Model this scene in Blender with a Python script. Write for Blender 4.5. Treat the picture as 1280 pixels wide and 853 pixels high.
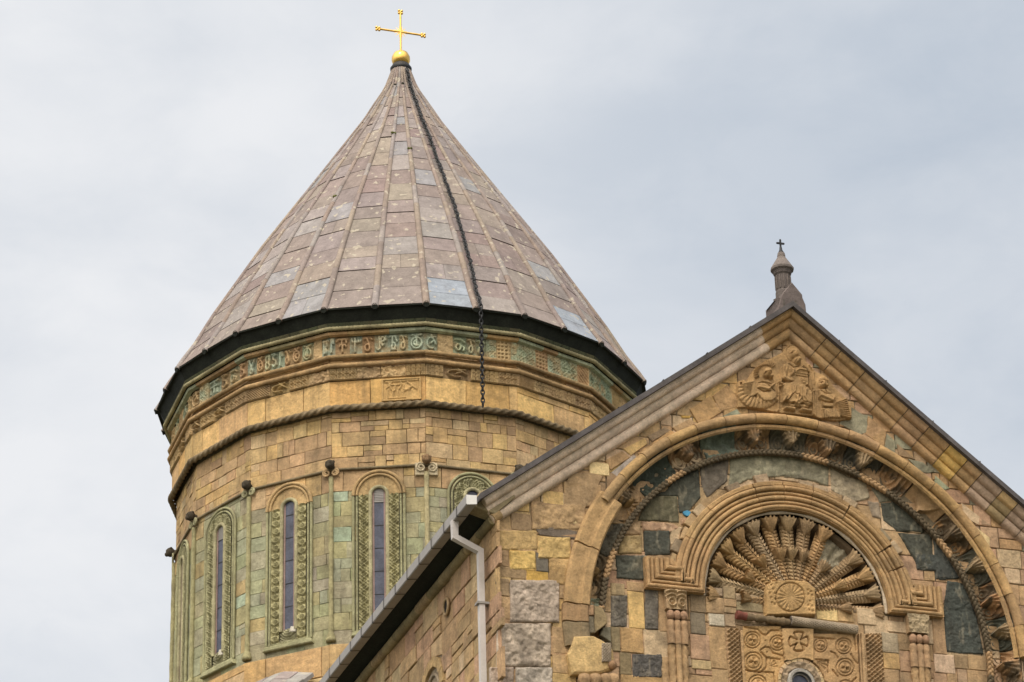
import bpy, math, random
import numpy as np
from math import sin, cos, pi, radians, hypot, atan2, sqrt
for o in list(bpy.data.objects): bpy.data.objects.remove(o)
S = bpy.context.scene; COL = S.collection
rng = random.Random(7)

# ------------------------------------------------------------------ camera
CP = np.array([-27.673, -63.687, 1.6]); YAW, PITCH, ROLL, FPX = 18.295, 26.815, -1.541, 4153.55
_y, _t, _r = radians(YAW), radians(PITCH), radians(ROLL)
FW = np.array([sin(_y)*cos(_t), cos(_y)*cos(_t), sin(_t)])
R0 = np.array([cos(_y), -sin(_y), 0.]); U0 = np.cross(R0, FW)
RT = R0*cos(_r)+U0*sin(_r); UP = -R0*sin(_r)+U0*cos(_r)
from mathutils import Matrix
cd = bpy.data.cameras.new('camera'); co = bpy.data.objects.new('camera', cd); COL.objects.link(co)
cd.sensor_width = 36; cd.lens = FPX/1280*36; cd.clip_start = .5; cd.clip_end = 9000
M = Matrix.Identity(4)
for i in range(3):
    M[i][0] = RT[i]; M[i][1] = UP[i]; M[i][2] = -FW[i]; M[i][3] = CP[i]
co.matrix_world = M; S.camera = co
S.view_settings.view_transform = 'Standard'; S.view_settings.look = 'None'
S.render.filter_size = 1.15
S.view_settings.exposure = .08; S.view_settings.gamma = 1

# ------------------------------------------------------------------ sky and light
SUN_AZ, SUN_EL = 212., 56.      # azimuth clockwise from +Y
W = bpy.data.worlds.new('World'); S.world = W; W.use_nodes = True
nt = W.node_tree; nt.nodes.clear()
def N(t, tree=None, **k):
    n = (tree or nt).nodes.new(t)
    for a, b in k.items(): setattr(n, a, b)
    return n
out = N('ShaderNodeOutputWorld'); bg = N('ShaderNodeBackground'); bg.inputs[1].default_value = .1
sky = N('ShaderNodeTexSky', sky_type='NISHITA', sun_disc=False, sun_elevation=radians(SUN_EL), sun_rotation=radians(SUN_AZ))
tc = N('ShaderNodeTexCoord')
def clouds(scale, det, rough, lo, hi, off):
    mp = N('ShaderNodeMapping'); mp.inputs['Location'].default_value = off; mp.inputs['Scale'].default_value = (1, 1, 1.7)
    nz = N('ShaderNodeTexNoise'); nz.inputs['Scale'].default_value = scale; nz.inputs['Detail'].default_value = det
    nz.inputs['Roughness'].default_value = rough; nz.inputs['Distortion'].default_value = .25
    mr = N('ShaderNodeMapRange', interpolation_type='SMOOTHSTEP'); mr.inputs[1].default_value = lo; mr.inputs[2].default_value = hi
    nt.links.new(tc.outputs['Generated'], mp.inputs[0]); nt.links.new(mp.outputs[0], nz.inputs[0]); nt.links.new(nz.outputs[0], mr.inputs[0])
    return mr.outputs[0]
def dotn(v, lo, hi):
    d = N('ShaderNodeVectorMath', operation='DOT_PRODUCT'); d.inputs[1].default_value = v
    mr = N('ShaderNodeMapRange', interpolation_type='SMOOTHSTEP'); mr.inputs[1].default_value = lo; mr.inputs[2].default_value = hi
    nt.links.new(tc.outputs['Generated'], d.inputs[0]); nt.links.new(d.outputs['Value'], mr.inputs[0]); return mr.outputs[0]
def mathn(op, a, b, clamp=False):
    m = N('ShaderNodeMath', operation=op, use_clamp=clamp)
    for i, x in enumerate((a, b)):
        if isinstance(x, (int, float)): m.inputs[i].default_value = x
        else: nt.links.new(x, m.inputs[i])
    return m.outputs[0]
def mixc(f, a, b):
    m = N('ShaderNodeMix', data_type='RGBA')
    for i, x in ((0, f), (6, a), (7, b)):
        if isinstance(x, (int, float)): m.inputs[i].default_value = x
        elif isinstance(x, tuple): m.inputs[i].default_value = (*x, 1)
        else: nt.links.new(x, m.inputs[i])
    return m.outputs[2]
c1 = clouds(6.0, 6, .52, .38, .62, (.3, .2, .1)); c2 = clouds(17, 6, .58, .38, .62, (2, 1, 3))
left = dotn((-.96, .28, .0), -.20, .11)      # the brighter cloud lies towards the left of the tower
f = mathn('ADD', mathn('MULTIPLY', left, .60), mathn('ADD', mathn('MULTIPLY', c1, .34), mathn('MULTIPLY', c2, .12)), True)
cloud = mixc(f, (4.95, 5.55, 6.35), (8.3, 8.4, 8.6))
back = dotn((-.36, -.42, .83), .25, .97)    # unseen bright patch of sky round the sun, added to light the facade
low = dotn((-.30, -.95, -.05), .15, .9)       # unseen sky low behind the viewer, dimmed to cut fill light on the facade
cloud = mixc(low, cloud, (3.2, 3.3, 3.5))
cloud = mixc(back, cloud, (27., 25.4, 22.6))
colr = mixc(.95, sky.outputs[0], cloud)
nt.links.new(colr, bg.inputs[0]); nt.links.new(bg.outputs[0], out.inputs[0])
sl = bpy.data.lights.new('sun', 'SUN'); sl.energy = 1.5; sl.angle = radians(10); sl.color = (1, .95, .86)
so = bpy.data.objects.new('sun', sl); COL.objects.link(so)
a, e = radians(SUN_AZ), radians(SUN_EL)
from mathutils import Vector
so.rotation_euler = Vector((sin(a)*cos(e), cos(a)*cos(e), sin(e))).to_track_quat('Z', 'Y').to_euler()
S.cycles.max_bounces = 5; S.cycles.diffuse_bounces = 3

# ------------------------------------------------------------------ geometry helpers
def at(px, py, Y):
    """point on the plane y = Y that a photo pixel shows"""
    px = np.asarray(px, float); py = np.asarray(py, float)
    d = FW*FPX + RT*(px[..., None]-640) - UP*(py[..., None]-426.5)
    t = (Y-CP[1])/d[..., 1]
    return CP + d*t[..., None]
def fr(ox, oy, s):       # a drawing frame of the facade: local drawing units -> photo pixels
    return lambda x, y: (ox+np.asarray(x, float)/s, oy+np.asarray(y, float)/s)
FA = fr(600, 560, 2.9125); FB = fr(700, 520, 4.267); FC = fr(980, 520, 4.267); FD = fr(1020, 690, 4.923)
FE = fr(690, 700, 5.578); FF = fr(860, 610, 4.74); FG = fr(915, 425, 8); FH = fr(900, 765, 6.095)
FI = fr(1120, 600, 4.4875); FP = fr(0, 0, 1); FJ = fr(860, 400, 4.923)

class MB:
    def __init__(s): s.V = []; s.F = []; s.C = []; s.n = 0; s.sm = []
    def add(s, V, F, col, smooth=False):
        V = np.asarray(V, float).reshape(-1, 3); n = len(V)
        c = np.asarray(col, float)
        if c.ndim == 1: c = np.tile(c[:3], (n, 1))
        s.V.append(V); s.C.append(c.reshape(-1, 3)); o = s.n
        s.F.extend([[i+o for i in f] for f in F]); s.sm.extend([smooth]*len(F)); s.n += n
    def grid(s, P, col, smooth=True, flip=False, closed=False):
        ny, nx = P.shape[:2]; idx = np.arange(ny*nx).reshape(ny, nx)
        a = idx[:-1, :-1]; b = idx[:-1, 1:]; c = idx[1:, 1:]; d = idx[1:, :-1]
        F = np.stack([a, b, c, d], -1).reshape(-1, 4)
        if closed:
            F2 = np.stack([idx[:-1, -1], idx[:-1, 0], idx[1:, 0], idx[1:, -1]], -1); F = np.concatenate([F, F2])
        if flip: F = F[:, ::-1]
        c = np.asarray(col, float)
        s.add(P.reshape(-1, 3), F.tolist(), c if c.ndim == 1 else c.reshape(-1, 3), smooth)
    def build(s, name, mat, parent=None, label=None):
        me = bpy.data.meshes.new(name)
        V = np.concatenate(s.V); C = np.concatenate(s.C)
        off = np.zeros(3); p = parent
        while p: off += np.array(p.location); p = p.parent
        me.from_pydata((V-off).tolist(), [], s.F)
        me.polygons.foreach_set('use_smooth', s.sm)
        at_ = me.attributes.new('col', 'FLOAT_COLOR', 'POINT')
        at_.data.foreach_set('color', np.c_[C, np.ones(len(C))].astype(np.float32).ravel())
        me.materials.append(mat); me.update()
        o = bpy.data.objects.new(name, me); COL.objects.link(o)
        if parent: o.parent = parent
        if label: o['label'] = label
        return o
def empty(name, loc, label, cat):
    o = bpy.data.objects.new(name, None); COL.objects.link(o); o.location = loc
    o['label'] = label; o['category'] = cat; return o
def jit(c, a=.08):
    k = 1+rng.uniform(-a, a); return tuple(max(0, x*k*(1+rng.uniform(-a, a)*.3)) for x in c)

_h = np.random.RandomState(3).rand(256, 256)
def vnoise(x, y):
    x = np.asarray(x, float); y = np.asarray(y, float)
    xi = np.floor(x).astype(int); yi = np.floor(y).astype(int); fx = x-xi; fy = y-yi
    fx = fx*fx*(3-2*fx); fy = fy*fy*(3-2*fy)
    g = lambda i, j: _h[i & 255, j & 255]
    return (g(xi, yi)*(1-fx)+g(xi+1, yi)*fx)*(1-fy)+(g(xi, yi+1)*(1-fx)+g(xi+1, yi+1)*fx)*fy
def fbm(x, y, o=4):
    v = 0; a = .5
    for i in range(o): v = v+a*vnoise(x*2**i+i*17, y*2**i+i*31); a *= .5
    return v
def clip(poly, nx, ny, d):          # keep nx*x+ny*y >= d
    out = []
    for i in range(len(poly)):
        p, q = poly[i], poly[(i+1) % len(poly)]
        a = nx*p[0]+ny*p[1]-d; b = nx*q[0]+ny*q[1]-d
        if a >= 0: out.append(p)
        if (a >= 0) != (b >= 0):
            t = a/(a-b); out.append((p[0]+(q[0]-p[0])*t, p[1]+(q[1]-p[1])*t))
    return out
def area(p): return .5*sum(p[i][0]*p[(i+1) % len(p)][1]-p[(i+1) % len(p)][0]*p[i][1] for i in range(len(p)))
def stone(mb, poly, mp, col, n0=-.03, n1=.0, bev=.014, jitter=.008, tilt=.006):
    """one dressed block: bevelled prism on the plane mapping mp(u,v,n)"""
    if len(poly) < 3: return
    A = area(poly)
    if abs(A) < .0025: return
    if A < 0: poly = poly[::-1]
    # drop near-duplicate points
    q = [poly[0]]
    for p in poly[1:]:
        if hypot(p[0]-q[-1][0], p[1]-q[-1][1]) > .02: q.append(p)
    if len(q) < 3: return
    cx = sum(p[0] for p in q)/len(q); cy = sum(p[1] for p in q)/len(q)
    P = [(p[0]+rng.uniform(-1, 1)*jitter, p[1]+rng.uniform(-1, 1)*jitter) for p in q]
    # subdivide long edges with a slight wobble so the outline is hand cut
    R = []
    for i in range(len(P)):
        a_, b_ = P[i], P[(i+1) % len(P)]; L = hypot(b_[0]-a_[0], b_[1]-a_[1]); m = max(1, min(4, int(L/.22)))
        for k in range(m):
            t = k/m; w = rng.uniform(-.5, .5)*jitter if k else 0
            R.append((a_[0]+(b_[0]-a_[0])*t+w, a_[1]+(b_[1]-a_[1])*t+w))
    P = R; n = len(P); ga, gb = rng.uniform(-tilt, tilt), rng.uniform(-tilt, tilt)
    ex = max(p[0] for p in P)-min(p[0] for p in P); ey = max(p[1] for p in P)-min(p[1] for p in P)
    ex = max(ex, .05); ey = max(ey, .05); b = min(bev, ex*.25, ey*.25)
    def ins(p, d): return (p[0]-(p[0]-cx)/ex*2*d, p[1]-(p[1]-cy)/ey*2*d)
    V = [mp(*p, n0) for p in P]
    V += [mp(*ins(p, .002), n1-b*.8+ga*(p[0]-cx)/ex+gb*(p[1]-cy)/ey) for p in P]
    V += [mp(*ins(p, b), n1+ga*(p[0]-cx)/ex+gb*(p[1]-cy)/ey) for p in P]
    F = []
    for k in range(2):
        for i in range(n): j = (i+1) % n; F.append([k*n+i, k*n+j, (k+1)*n+j, (k+1)*n+i])
    F.append([2*n+i for i in range(n)])
    mb.add(V, F, col)
def ashlar(mb, u0, u1, v0, v1, ch, bw, pal, mp, n1=0., clips=None, gap=.007, test=None, dn=.012, split=.12, bev=.014, jitter=.008):
    v = v0
    while v < v1-.02:
        h = ch*rng.uniform(.72, 1.32)
        if v+h > v1-.12: h = v1-v
        u = u0 - rng.uniform(0, .5)*bw*(1 if clips or test else 0)
        while u < u1-.01:
            w = bw*rng.choice([.45, .7, .9, 1, 1.2, 1.6])*rng.uniform(.9, 1.1)
            if u+w > u1-.12: w = u1-u
            boxes = [(u, v, u+w, v+h)]
            if rng.random() < split and w < bw*1.3:
                m = h*rng.uniform(.4, .6); boxes = [(u, v, u+w, v+m), (u, v+m, u+w, v+h)]
            for (a_, b_, c_, d_) in boxes:
                P = [(a_+gap, b_+gap), (c_-gap, b_+gap), (c_-gap, d_-gap), (a_+gap, d_-gap)]
                for cl in (clips or []): 
                    if len(P) >= 3: P = clip(P, *cl)
                if test and len(P) >= 3: P = test(P)
                if P and len(P) >= 3:
                    cu, cv = (a_+c_)/2, (b_+d_)/2
                    c = pal(cu, cv) if callable(pal) else rng.choice(pal)
                    stone(mb, P, mp, jit(c), n1-.06, n1+rng.uniform(-dn, dn), bev, jitter)
            u += w
        v += h
def sweep(mb, path, prof, mp, col, smooth=False, closed=False, caps=False):
    """profile (a,b): a is the mitred offset left of the path in its plane, b the height off the plane"""
    n = len(path); P = np.array(path, float); rows = []
    for i in range(n):
        if closed or 0 < i < n-1: d0 = P[i]-P[i-1]; d1 = P[(i+1) % n]-P[i]
        elif i == 0: d0 = d1 = P[1]-P[0]
        else: d0 = d1 = P[-1]-P[-2]
        d0 = d0/np.linalg.norm(d0); d1 = d1/np.linalg.norm(d1)
        n0 = np.array([-d0[1], d0[0]]); n1 = np.array([-d1[1], d1[0]]); m = n0+n1; m = m/np.linalg.norm(m)
        m = m/max(.3, m@n1)
        rows.append([mp(P[i][0]+m[0]*a, P[i][1]+m[1]*a, b) for a, b in prof])
    if closed: rows.append(rows[0])
    G = np.array(rows, float)
    if smooth: mb.grid(G, col, True)
    else:
        for j in range(len(prof)-1): mb.grid(G[:, j:j+2], col, False)
    if caps:
        for k in (0, -1): mb.add(G[k], [list(range(len(prof)))], col)
def tube(mb, path, r, ref, col, nth=8, twist=0, amp=0, lobes=3, closed=False, colf=None, cap=True, squash=1.):
    P = np.array(path, float); n = len(P); ref = np.array(ref, float)
    T = np.zeros_like(P)
    if closed: T = np.roll(P, -1, 0)-np.roll(P, 1, 0)
    else: T[1:-1] = P[2:]-P[:-2]; T[0] = P[1]-P[0]; T[-1] = P[-1]-P[-2]
    T /= np.linalg.norm(T, axis=1)[:, None]
    s = np.r_[0, np.cumsum(np.linalg.norm(np.diff(P, axis=0), axis=1))]
    B = np.cross(T, ref); B /= np.linalg.norm(B, axis=1)[:, None]; Nn = np.cross(B, T)
    th = np.linspace(0, 2*pi, nth, endpoint=False)
    rr = np.array([r(x) for x in s]) if callable(r) else np.full(n, float(r))
    R = rr[:, None]*(1+amp*np.cos(lobes*th[None]-2*pi*s[:, None]*twist)) if twist else rr[:, None]*np.ones((n, nth))
    G = P[:, None]+R[..., None]*(B[:, None]*np.cos(th)[None, :, None]+squash*Nn[:, None]*np.sin(th)[None, :, None])
    if closed: G = np.concatenate([G, G[:1]])
    c = np.asarray(col, float)
    if colf is not None: c = colf(s, th)
    mb.grid(G, c, True, closed=True)
    if cap and not closed:
        for k in (0, -1): mb.add(G[k], [list(range(nth))], col)
def lathe(mb, prof, cx, cy, col, n=16, smooth=True, rot=0.):
    th = np.linspace(0, 2*pi, n, endpoint=False)+rot
    G = np.array([[(cx+r*cos(t), cy+r*sin(t), z) for t in th] for r, z in prof])
    mb.grid(G, col, smooth, closed=True)
def box(mb, x0, y0, z0, x1, y1, z1, col):
    V = [(x, y, z) for x in (x0, x1) for y in (y0, y1) for z in (z0, z1)]
    mb.add(V, [[0, 1, 3, 2], [4, 6, 7, 5], [0, 4, 5, 1], [2, 3, 7, 6], [0, 2, 6, 4], [1, 5, 7, 3]], col)
def ball(mb, c, r, col, n=12, sq=(1, 1, 1)):
    th = np.linspace(0, 2*pi, n, endpoint=False); ph = np.linspace(.02, pi-.02, n//2+2)
    G = np.array([[(c[0]+sq[0]*r*sin(p)*cos(t), c[1]+sq[1]*r*sin(p)*sin(t), c[2]+sq[2]*r*cos(p)) for t in th] for p in ph])
    mb.grid(G, col, True, closed=True)

# relief drawing: height maps made of bumps, ridges and grooves
def seg(U, V, x0, y0, x1, y1):
    dx, dy = x1-x0, y1-y0; L = dx*dx+dy*dy+1e-9
    t = np.clip(((U-x0)*dx+(V-y0)*dy)/L, 0, 1)
    return np.hypot(U-x0-t*dx, V-y0-t*dy), t
def dpoly(U, V, pts, closed=False):
    d = np.full(U.shape, 1e9); pts = list(pts)+([pts[0]] if closed else [])
    for p, q in zip(pts[:-1], pts[1:]): d = np.minimum(d, seg(U, V, *p, *q)[0])
    return d
def ridge(U, V, pts, w, h, closed=False):
    d = dpoly(U, V, pts, closed); return h*np.sqrt(np.clip(1-(d/w)**2, 0, 1))
def ell(U, V, cx, cy, rx, ry, rot, h, p=.5):
    a_ = radians(rot); x = (U-cx)*cos(a_)+(V-cy)*sin(a_); y = -(U-cx)*sin(a_)+(V-cy)*cos(a_)
    return h*np.clip(1-(x/rx)**2-(y/ry)**2, 0, 1)**p
def caps(U, V, x0, y0, x1, y1, r0, r1, h):
    d, t = seg(U, V, x0, y0, x1, y1); r = r0+(r1-r0)*t
    return h*np.sqrt(np.clip(1-(d/r)**2, 0, 1))
def inpoly(U, V, pts):
    ins = np.zeros(U.shape, bool)
    for i in range(len(pts)):
        x0, y0 = pts[i]; x1, y1 = pts[(i+1) % len(pts)]
        c = ((y0 > V) != (y1 > V)) & (U < (x1-x0)*(V-y0)/((y1-y0) or 1e-9)+x0); ins ^= c
    return ins
def plate(U, V, pts, soft):
    d = dpoly(U, V, pts, True); return np.where(inpoly(U, V, pts), np.clip(d/soft, 0, 1), 0)
def arc(cx, cy, r, a0, a1, n=12, ry=None):
    return [(cx+r*cos(radians(a0+(a1-a0)*i/n)), cy+(ry or r)*sin(radians(a0+(a1-a0)*i/n))) for i in range(n+1)]
def relief(mb, frame, x0, y0, x1, y1, step, Y, hf, col, mask=None, grain=.006):
    xs = np.arange(x0, x1+step*.5, step); ys = np.arange(y0, y1+step*.5, step)
    U, V = np.meshgrid(xs, ys); H = hf(U, V)+grain*(fbm(U/step/3, V/step/3, 2)-.5)*2
    P = at(*frame(U, V), Y); P[..., 1] -= H
    C = col(U, V, H) if callable(col) else np.broadcast_to(np.array(col, float), U.shape+(3,))
    # close the rim back to the plane
    ring = lambda A, B: np.concatenate([A, B], 0)
    Pb = P.copy(); Pb[..., 1] = Y+.05
    if mask is None:
        Pe = np.pad(P, ((1, 1), (1, 1), (0, 0)), 'edge'); Pe[0, :, 1] = Pe[-1, :, 1] = Y+.05; Pe[:, 0, 1] = Pe[:, -1, 1] = Y+.05
        Ce = np.pad(C, ((1, 1), (1, 1), (0, 0)), 'edge'); mb.grid(Pe, Ce, True)
    else:
        K = mask(U, V); P[..., 1] = np.where(K, P[..., 1], Y+.05)
        ny, nx = U.shape; idx = np.arange(ny*nx).reshape(ny, nx)
        any_ = K[:-1, :-1] | K[:-1, 1:] | K[1:, 1:] | K[1:, :-1]
        F = np.stack([idx[:-1, :-1], idx[:-1, 1:], idx[1:, 1:], idx[1:, :-1]], -1)[any_]
        mb.add(P.reshape(-1, 3), F.tolist(), C.reshape(-1, 3), True)

# ------------------------------------------------------------------ materials
def mat(name, base=None, rough=.9, metal=0., var=.35, scale=3., bump=.5, bscale=14., lichen=None, lcol=(.6, .53, .38), streak=0., grime=.35, gcol=(.05, .045, .035), pits=.5, tint=(1.03, .98, .96)):
    m = bpy.data.materials.new(name); m.use_nodes = True; t = m.node_tree; t.nodes.clear()
    def n(ty, **k): return N(ty, t, **k)
    L = t.links.new
    o = n('ShaderNodeOutputMaterial'); b = n('ShaderNodeBsdfPrincipled'); L(b.outputs[0], o.inputs[0])
    b.inputs['Roughness'].default_value = rough; b.inputs['Metallic'].default_value = metal
    b.inputs['Specular IOR Level'].default_value = .5 if metal else .25
    tcn = n('ShaderNodeTexCoord')
    def noise(sc, det=4, ro=.6, z=1., off=0.):
        mp = n('ShaderNodeMapping'); mp.inputs['Scale'].default_value = (1, 1, z); mp.inputs['Location'].default_value = (off, off, off)
        nz = n('ShaderNodeTexNoise'); nz.inputs['Scale'].default_value = sc; nz.inputs['Detail'].default_value = det; nz.inputs['Roughness'].default_value = ro
        L(tcn.outputs['Object'], mp.inputs[0]); L(mp.outputs[0], nz.inputs[0]); return nz.outputs[0]
    def rng_(x, a_, b_, c_, d_):
        r = n('ShaderNodeMapRange'); L(x, r.inputs[0])
        for i, v in enumerate((a_, b_, c_, d_)): r.inputs[i+1].default_value = v
        return r.outputs[0]
    def mix(f, a_, b_, bt='MIX'):
        mm = n('ShaderNodeMix', data_type='RGBA', blend_type=bt)
        for i, x in ((0, f), (6, a_), (7, b_)):
            if isinstance(x, (int, float)): mm.inputs[i].default_value = x
            elif isinstance(x, tuple): mm.inputs[i].default_value = (*x, 1)
            else: L(x, mm.inputs[i])
        return mm.outputs[2]
    if base is None: at_ = n('ShaderNodeAttribute', attribute_name='col'); c = at_.outputs['Color']
    else: rgb = n('ShaderNodeRGB'); rgb.outputs[0].default_value = (*base, 1); c = rgb.outputs[0]
    g = rng_(noise(scale, 6, .65), .28, .72, 1-var, 1+var)
    g2 = rng_(noise(scale*6, 4, .7, off=4), .3, .7, 1-var*.6, 1+var*.6)
    mu = n('ShaderNodeMath', operation='MULTIPLY'); L(g, mu.inputs[0]); L(g2, mu.inputs[1])
    hs = n('ShaderNodeVectorMath', operation='SCALE'); L(c, hs.inputs[0]); L(mu.outputs[0], hs.inputs['Scale']); c = hs.outputs[0]
    if pits:
        c = mix(rng_(noise(scale*11, 3, .6, off=9), .62, .74, 0, pits), c, (.07, .055, .04))
    if streak:
        c = mix(rng_(noise(2.6, 5, .65, z=.12, off=3), .5, .72, 0, streak), c, gcol)
    if grime:
        c = mix(rng_(noise(scale*.45, 7, .72, off=7), .54, .74, 0, grime), c, gcol)
    if lichen:
        c = mix(rng_(noise(lichen, 2, .4, off=13), .655, .675, 0, .8), c, lcol)
    if base is None:
        c = mix(1., c, tint, 'MULTIPLY')
    L(c, b.inputs['Base Color'])
    if bump:
        bp = n('ShaderNodeBump'); bp.inputs['Strength'].default_value = bump; bp.inputs['Distance'].default_value = .06
        a2 = n('ShaderNodeMath', operation='ADD'); L(noise(bscale, 9, .78, off=1), a2.inputs[0]); L(noise(bscale*.25, 3, .5, off=2), a2.inputs[1])
        L(a2.outputs[0], bp.inputs['Height']); L(bp.outputs[0], b.inputs['Normal'])
    return m
M_ST = mat('old_sandstone', var=.34, bump=1., bscale=8, grime=.55, streak=.30, pits=.55)
M_DR = mat('tower_stone', var=.32, bump=1., bscale=7, grime=.55, streak=.45, pits=.4, gcol=(.11, .09, .055), scale=1.9)
M_CV = mat('carved_sandstone', var=.30, bump=.9, bscale=12, grime=.5, streak=.16, pits=.45)
M_SL = mat('roof_slabs', var=.2, bump=.5, bscale=9, grime=.35, streak=.35, lichen=4.5, lcol=(.50, .44, .34), gcol=(.12, .095, .085), pits=.35, tint=(.84, .845, .875))
M_DK = mat('sooty_shaded_eaves', base=(.012, .014, .010), var=.5, rough=.8, bump=.3, grime=0)  # near-black holds soot stain and the eaves' shadow together in the colour
M_RF = mat('dark_roof_sheet', base=(.085, .075, .075), var=.3, rough=.75, bump=.3, grime=.2)
M_MT = mat('painted_gutter', base=(.27, .25, .235), var=.12, rough=.45, bump=.06, grime=.12, pits=.05)
M_GD = mat('gilding', base=(.80, .50, .13), var=.25, rough=.3, metal=1., bump=.05, grime=.15, pits=0, gcol=(.5, .3, .05))
M_IR = mat('black_iron', base=(.018, .018, .02), var=.3, rough=.55, metal=.4, bump=.1, grime=0, pits=0)
M_GL = mat('window_glass', base=(.065, .07, .10), var=.4, rough=.14, bump=.05, grime=0, pits=0)
M_FR = mat('pinkish_frame', base=(.27, .185, .165), var=.2, rough=.8, bump=.3)
M_MO = mat('lime_mortar', base=(.22, .175, .115), var=.4, bump=.8, bscale=20)
M_GR = mat('ground', base=(.10, .10, .07), var=.3, bump=.3, bscale=3, scale=.4)

TAN = (.44, .305, .17); YEL = (.58, .41, .18); ORA = (.50, .33, .16); BRO = (.29, .205, .12); PNK = (.45, .30, .19); LYE = (.70, .56, .30)
GRL = (.40, .36, .32); SLA = (.078, .082, .066); OLV = (.13, .12, .075); GGR = (.27, .26, .18); GBR = (.19, .16, .12); DGR = (.16, .145, .12)
GRN = (.345, .345, .225); LGR = (.36, .43, .32); TER = (.42, .22, .10); LTN = (.55, .42, .27); OCH = (.55, .36, .10); CAR = (.42, .275, .135)

# ------------------------------------------------------------------ ground
g = MB(); g.add([(-3000, -3000, 0), (3000, -3000, 0), (3000, 3000, 0), (-3000, 3000, 0)], [[0, 1, 2, 3]], (.2, .2, .2))
go = g.build('ground', M_GR); go['kind'] = 'structure'

# ================================================================== TOWER
YD = 31.874; AX = (.10, YD)
def corner(k): a = radians(11.25+22.5*k); return (-sin(a), -cos(a))
def face_map(f, rc):
    """face between corners f and f+1; u runs left to right seen from outside, v = z, n outward; 0 at face centre"""
    a = radians(22.5*(f+1)); nx, ny = -sin(a), -cos(a); ap = rc*cos(pi/16)
    tx, ty = -ny, nx            # to the right seen from outside
    return lambda u, v, n=0.: (AX[0]+nx*(ap+n)+tx*u, AX[1]+ny*(ap+n)+ty*u, v)
def half(rc): return rc*sin(pi/16)
tower = empty('domed_tower', (AX[0], AX[1], 0), 'round sandstone church tower with tall conical slab roof and narrow arched windows', 'tower')
FACES = range(-8, 8)
wall = MB(); core = MB()
ring16 = lambda r: [(AX[0]+corner(k)[0]*r, AX[1]+corner(k)[1]*r) for k in range(16)]
for r, z0, z1 in ((7.36, 0, 38.3), (7.36, 38.3, 49.0)):
    R = ring16(r); V = [(x, y, z) for z in (z0, z1) for x, y in R]
    core.add(V, [[(i+1) % 16, i, 16+i, 16+(i+1) % 16] for i in range(16)], (.25, .21, .125))
core.build('wall_core', M_DR, tower)
def pal_green(u, v):
    top = v > 43.0
    r = rng.random()
    if r < .74: return (GRN[0]*rng.uniform(.94, 1.06), GRN[1]*rng.uniform(.95, 1.05), GRN[2]*rng.uniform(.9, 1.12))
    if r < .88: return (.37, .34, .19)
    if r < .91: return LGR
    return (.41, .33, .17)
def pal_tan(u, v): return rng.choice([TAN, TAN, (.52, .37, .17), (.50, .38, .22), (.47, .335, .17), (.36, .25, .145), (.48, .34, .165), (.50, .37, .19), (.42, .30, .165)])
def pal_band(u, v): return rng.choice([(.62, .40, .16), (.58, .40, .18), (.64, .44, .19), (.55, .38, .19)])
for f in FACES:
    vis = -3 <= f <= 4
    mp = face_map(f, 7.45); h = half(7.45)
    mp2 = face_map(f, 7.62); h2 = half(7.62)
    if not vis:
        for (a_, b_, c_, m_) in ((35.5, 43.3, GRN, mp), (43.3, 46, TAN, mp), (46, 48.5, TAN, mp2)):
            wall.add([m_(-h, a_), m_(h, a_), m_(h, b_), m_(-h, b_)], [[0, 1, 2, 3]], c_)
        continue
    ashlar(wall, -h, h, 38.25, 43.25 if f != 2 else 43.8, .46, .62, pal_green, mp, dn=.006, split=.05, gap=.003, bev=.006)
    ashlar(wall, -h, h, 43.25 if f != 2 else 43.8, 43.93, .6, .5, pal_tan if f != 2 else pal_green, mp, n1=.012, dn=.008, gap=.004, bev=.008)
    ashlar(wall, -h, h, 43.93, 45.92, .42, .50, pal_tan, mp, n1=.0, dn=.014, split=.22, gap=.005, bev=.010)
    ashlar(wall, -h2, h2, 46.05, 46.92, .9, 1.35, pal_band, mp2, dn=.014, gap=.006, bev=.012, split=.0)
    ashlar(wall, -h2, h2, 47.3, 47.8, .25, .9, [TAN, ORA, (.46, .32, .17)], mp2, dn=.03, gap=.006)
    ashlar(wall, -h2, h2, 37.25, 38.22, .98, 1.7, [(.52, .345, .16), (.49, .34, .17), (.53, .40, .23)], mp2, dn=.012, gap=.005, split=0)
    ashlar(wall, -h2, h2, 35.2, 36.9, .5, .8, [TAN, YEL], mp2, dn=.012)
wall.build('drum_wall', M_DR, tower)

# horizontal mouldings, mitred round the sixteen corners
dmap = lambda x, y, z: (x, y, z)
def ring_path(r, z, sub=1):
    R = ring16(r); P = []
    for i in range(16):
        a_, b_ = R[i], R[(i+1) % 16]
        for k in range(sub): P.append((a_[0]+(b_[0]-a_[0])*k/sub, a_[1]+(b_[1]-a_[1])*k/sub, z))
    return P
m = MB()
tube(m, ring_path(7.56, 37.07), .17, (0, 0, 1), (.50, .38, .20), 12, closed=True)
m.build('base_moulding', M_DR, tower)
def rope(mb, r, z, rad, col, pitch, amp=.14, lobes=3, step=.045):
    sub = int(2*r*sin(pi/16)/step)
    def colf(s, th):
        c = np.ones((len(s), len(th), 3))*np.array(col); ph = np.cos(lobes*th[None]-2*pi*s[:, None]*pitch)
        blot = fbm(s*.8, s*0+z, 3)[:, None]*np.ones((1, len(th)))
        c *= (.9+.5*(blot-.45)*2)[..., None]; return np.concatenate([c, c[:1]])
    P = ring_path(r, z, sub)
    tube(mb, P+[], rad, (0, 0, 1), col, 12, twist=pitch, amp=amp, lobes=lobes, closed=True, colf=colf)
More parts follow.
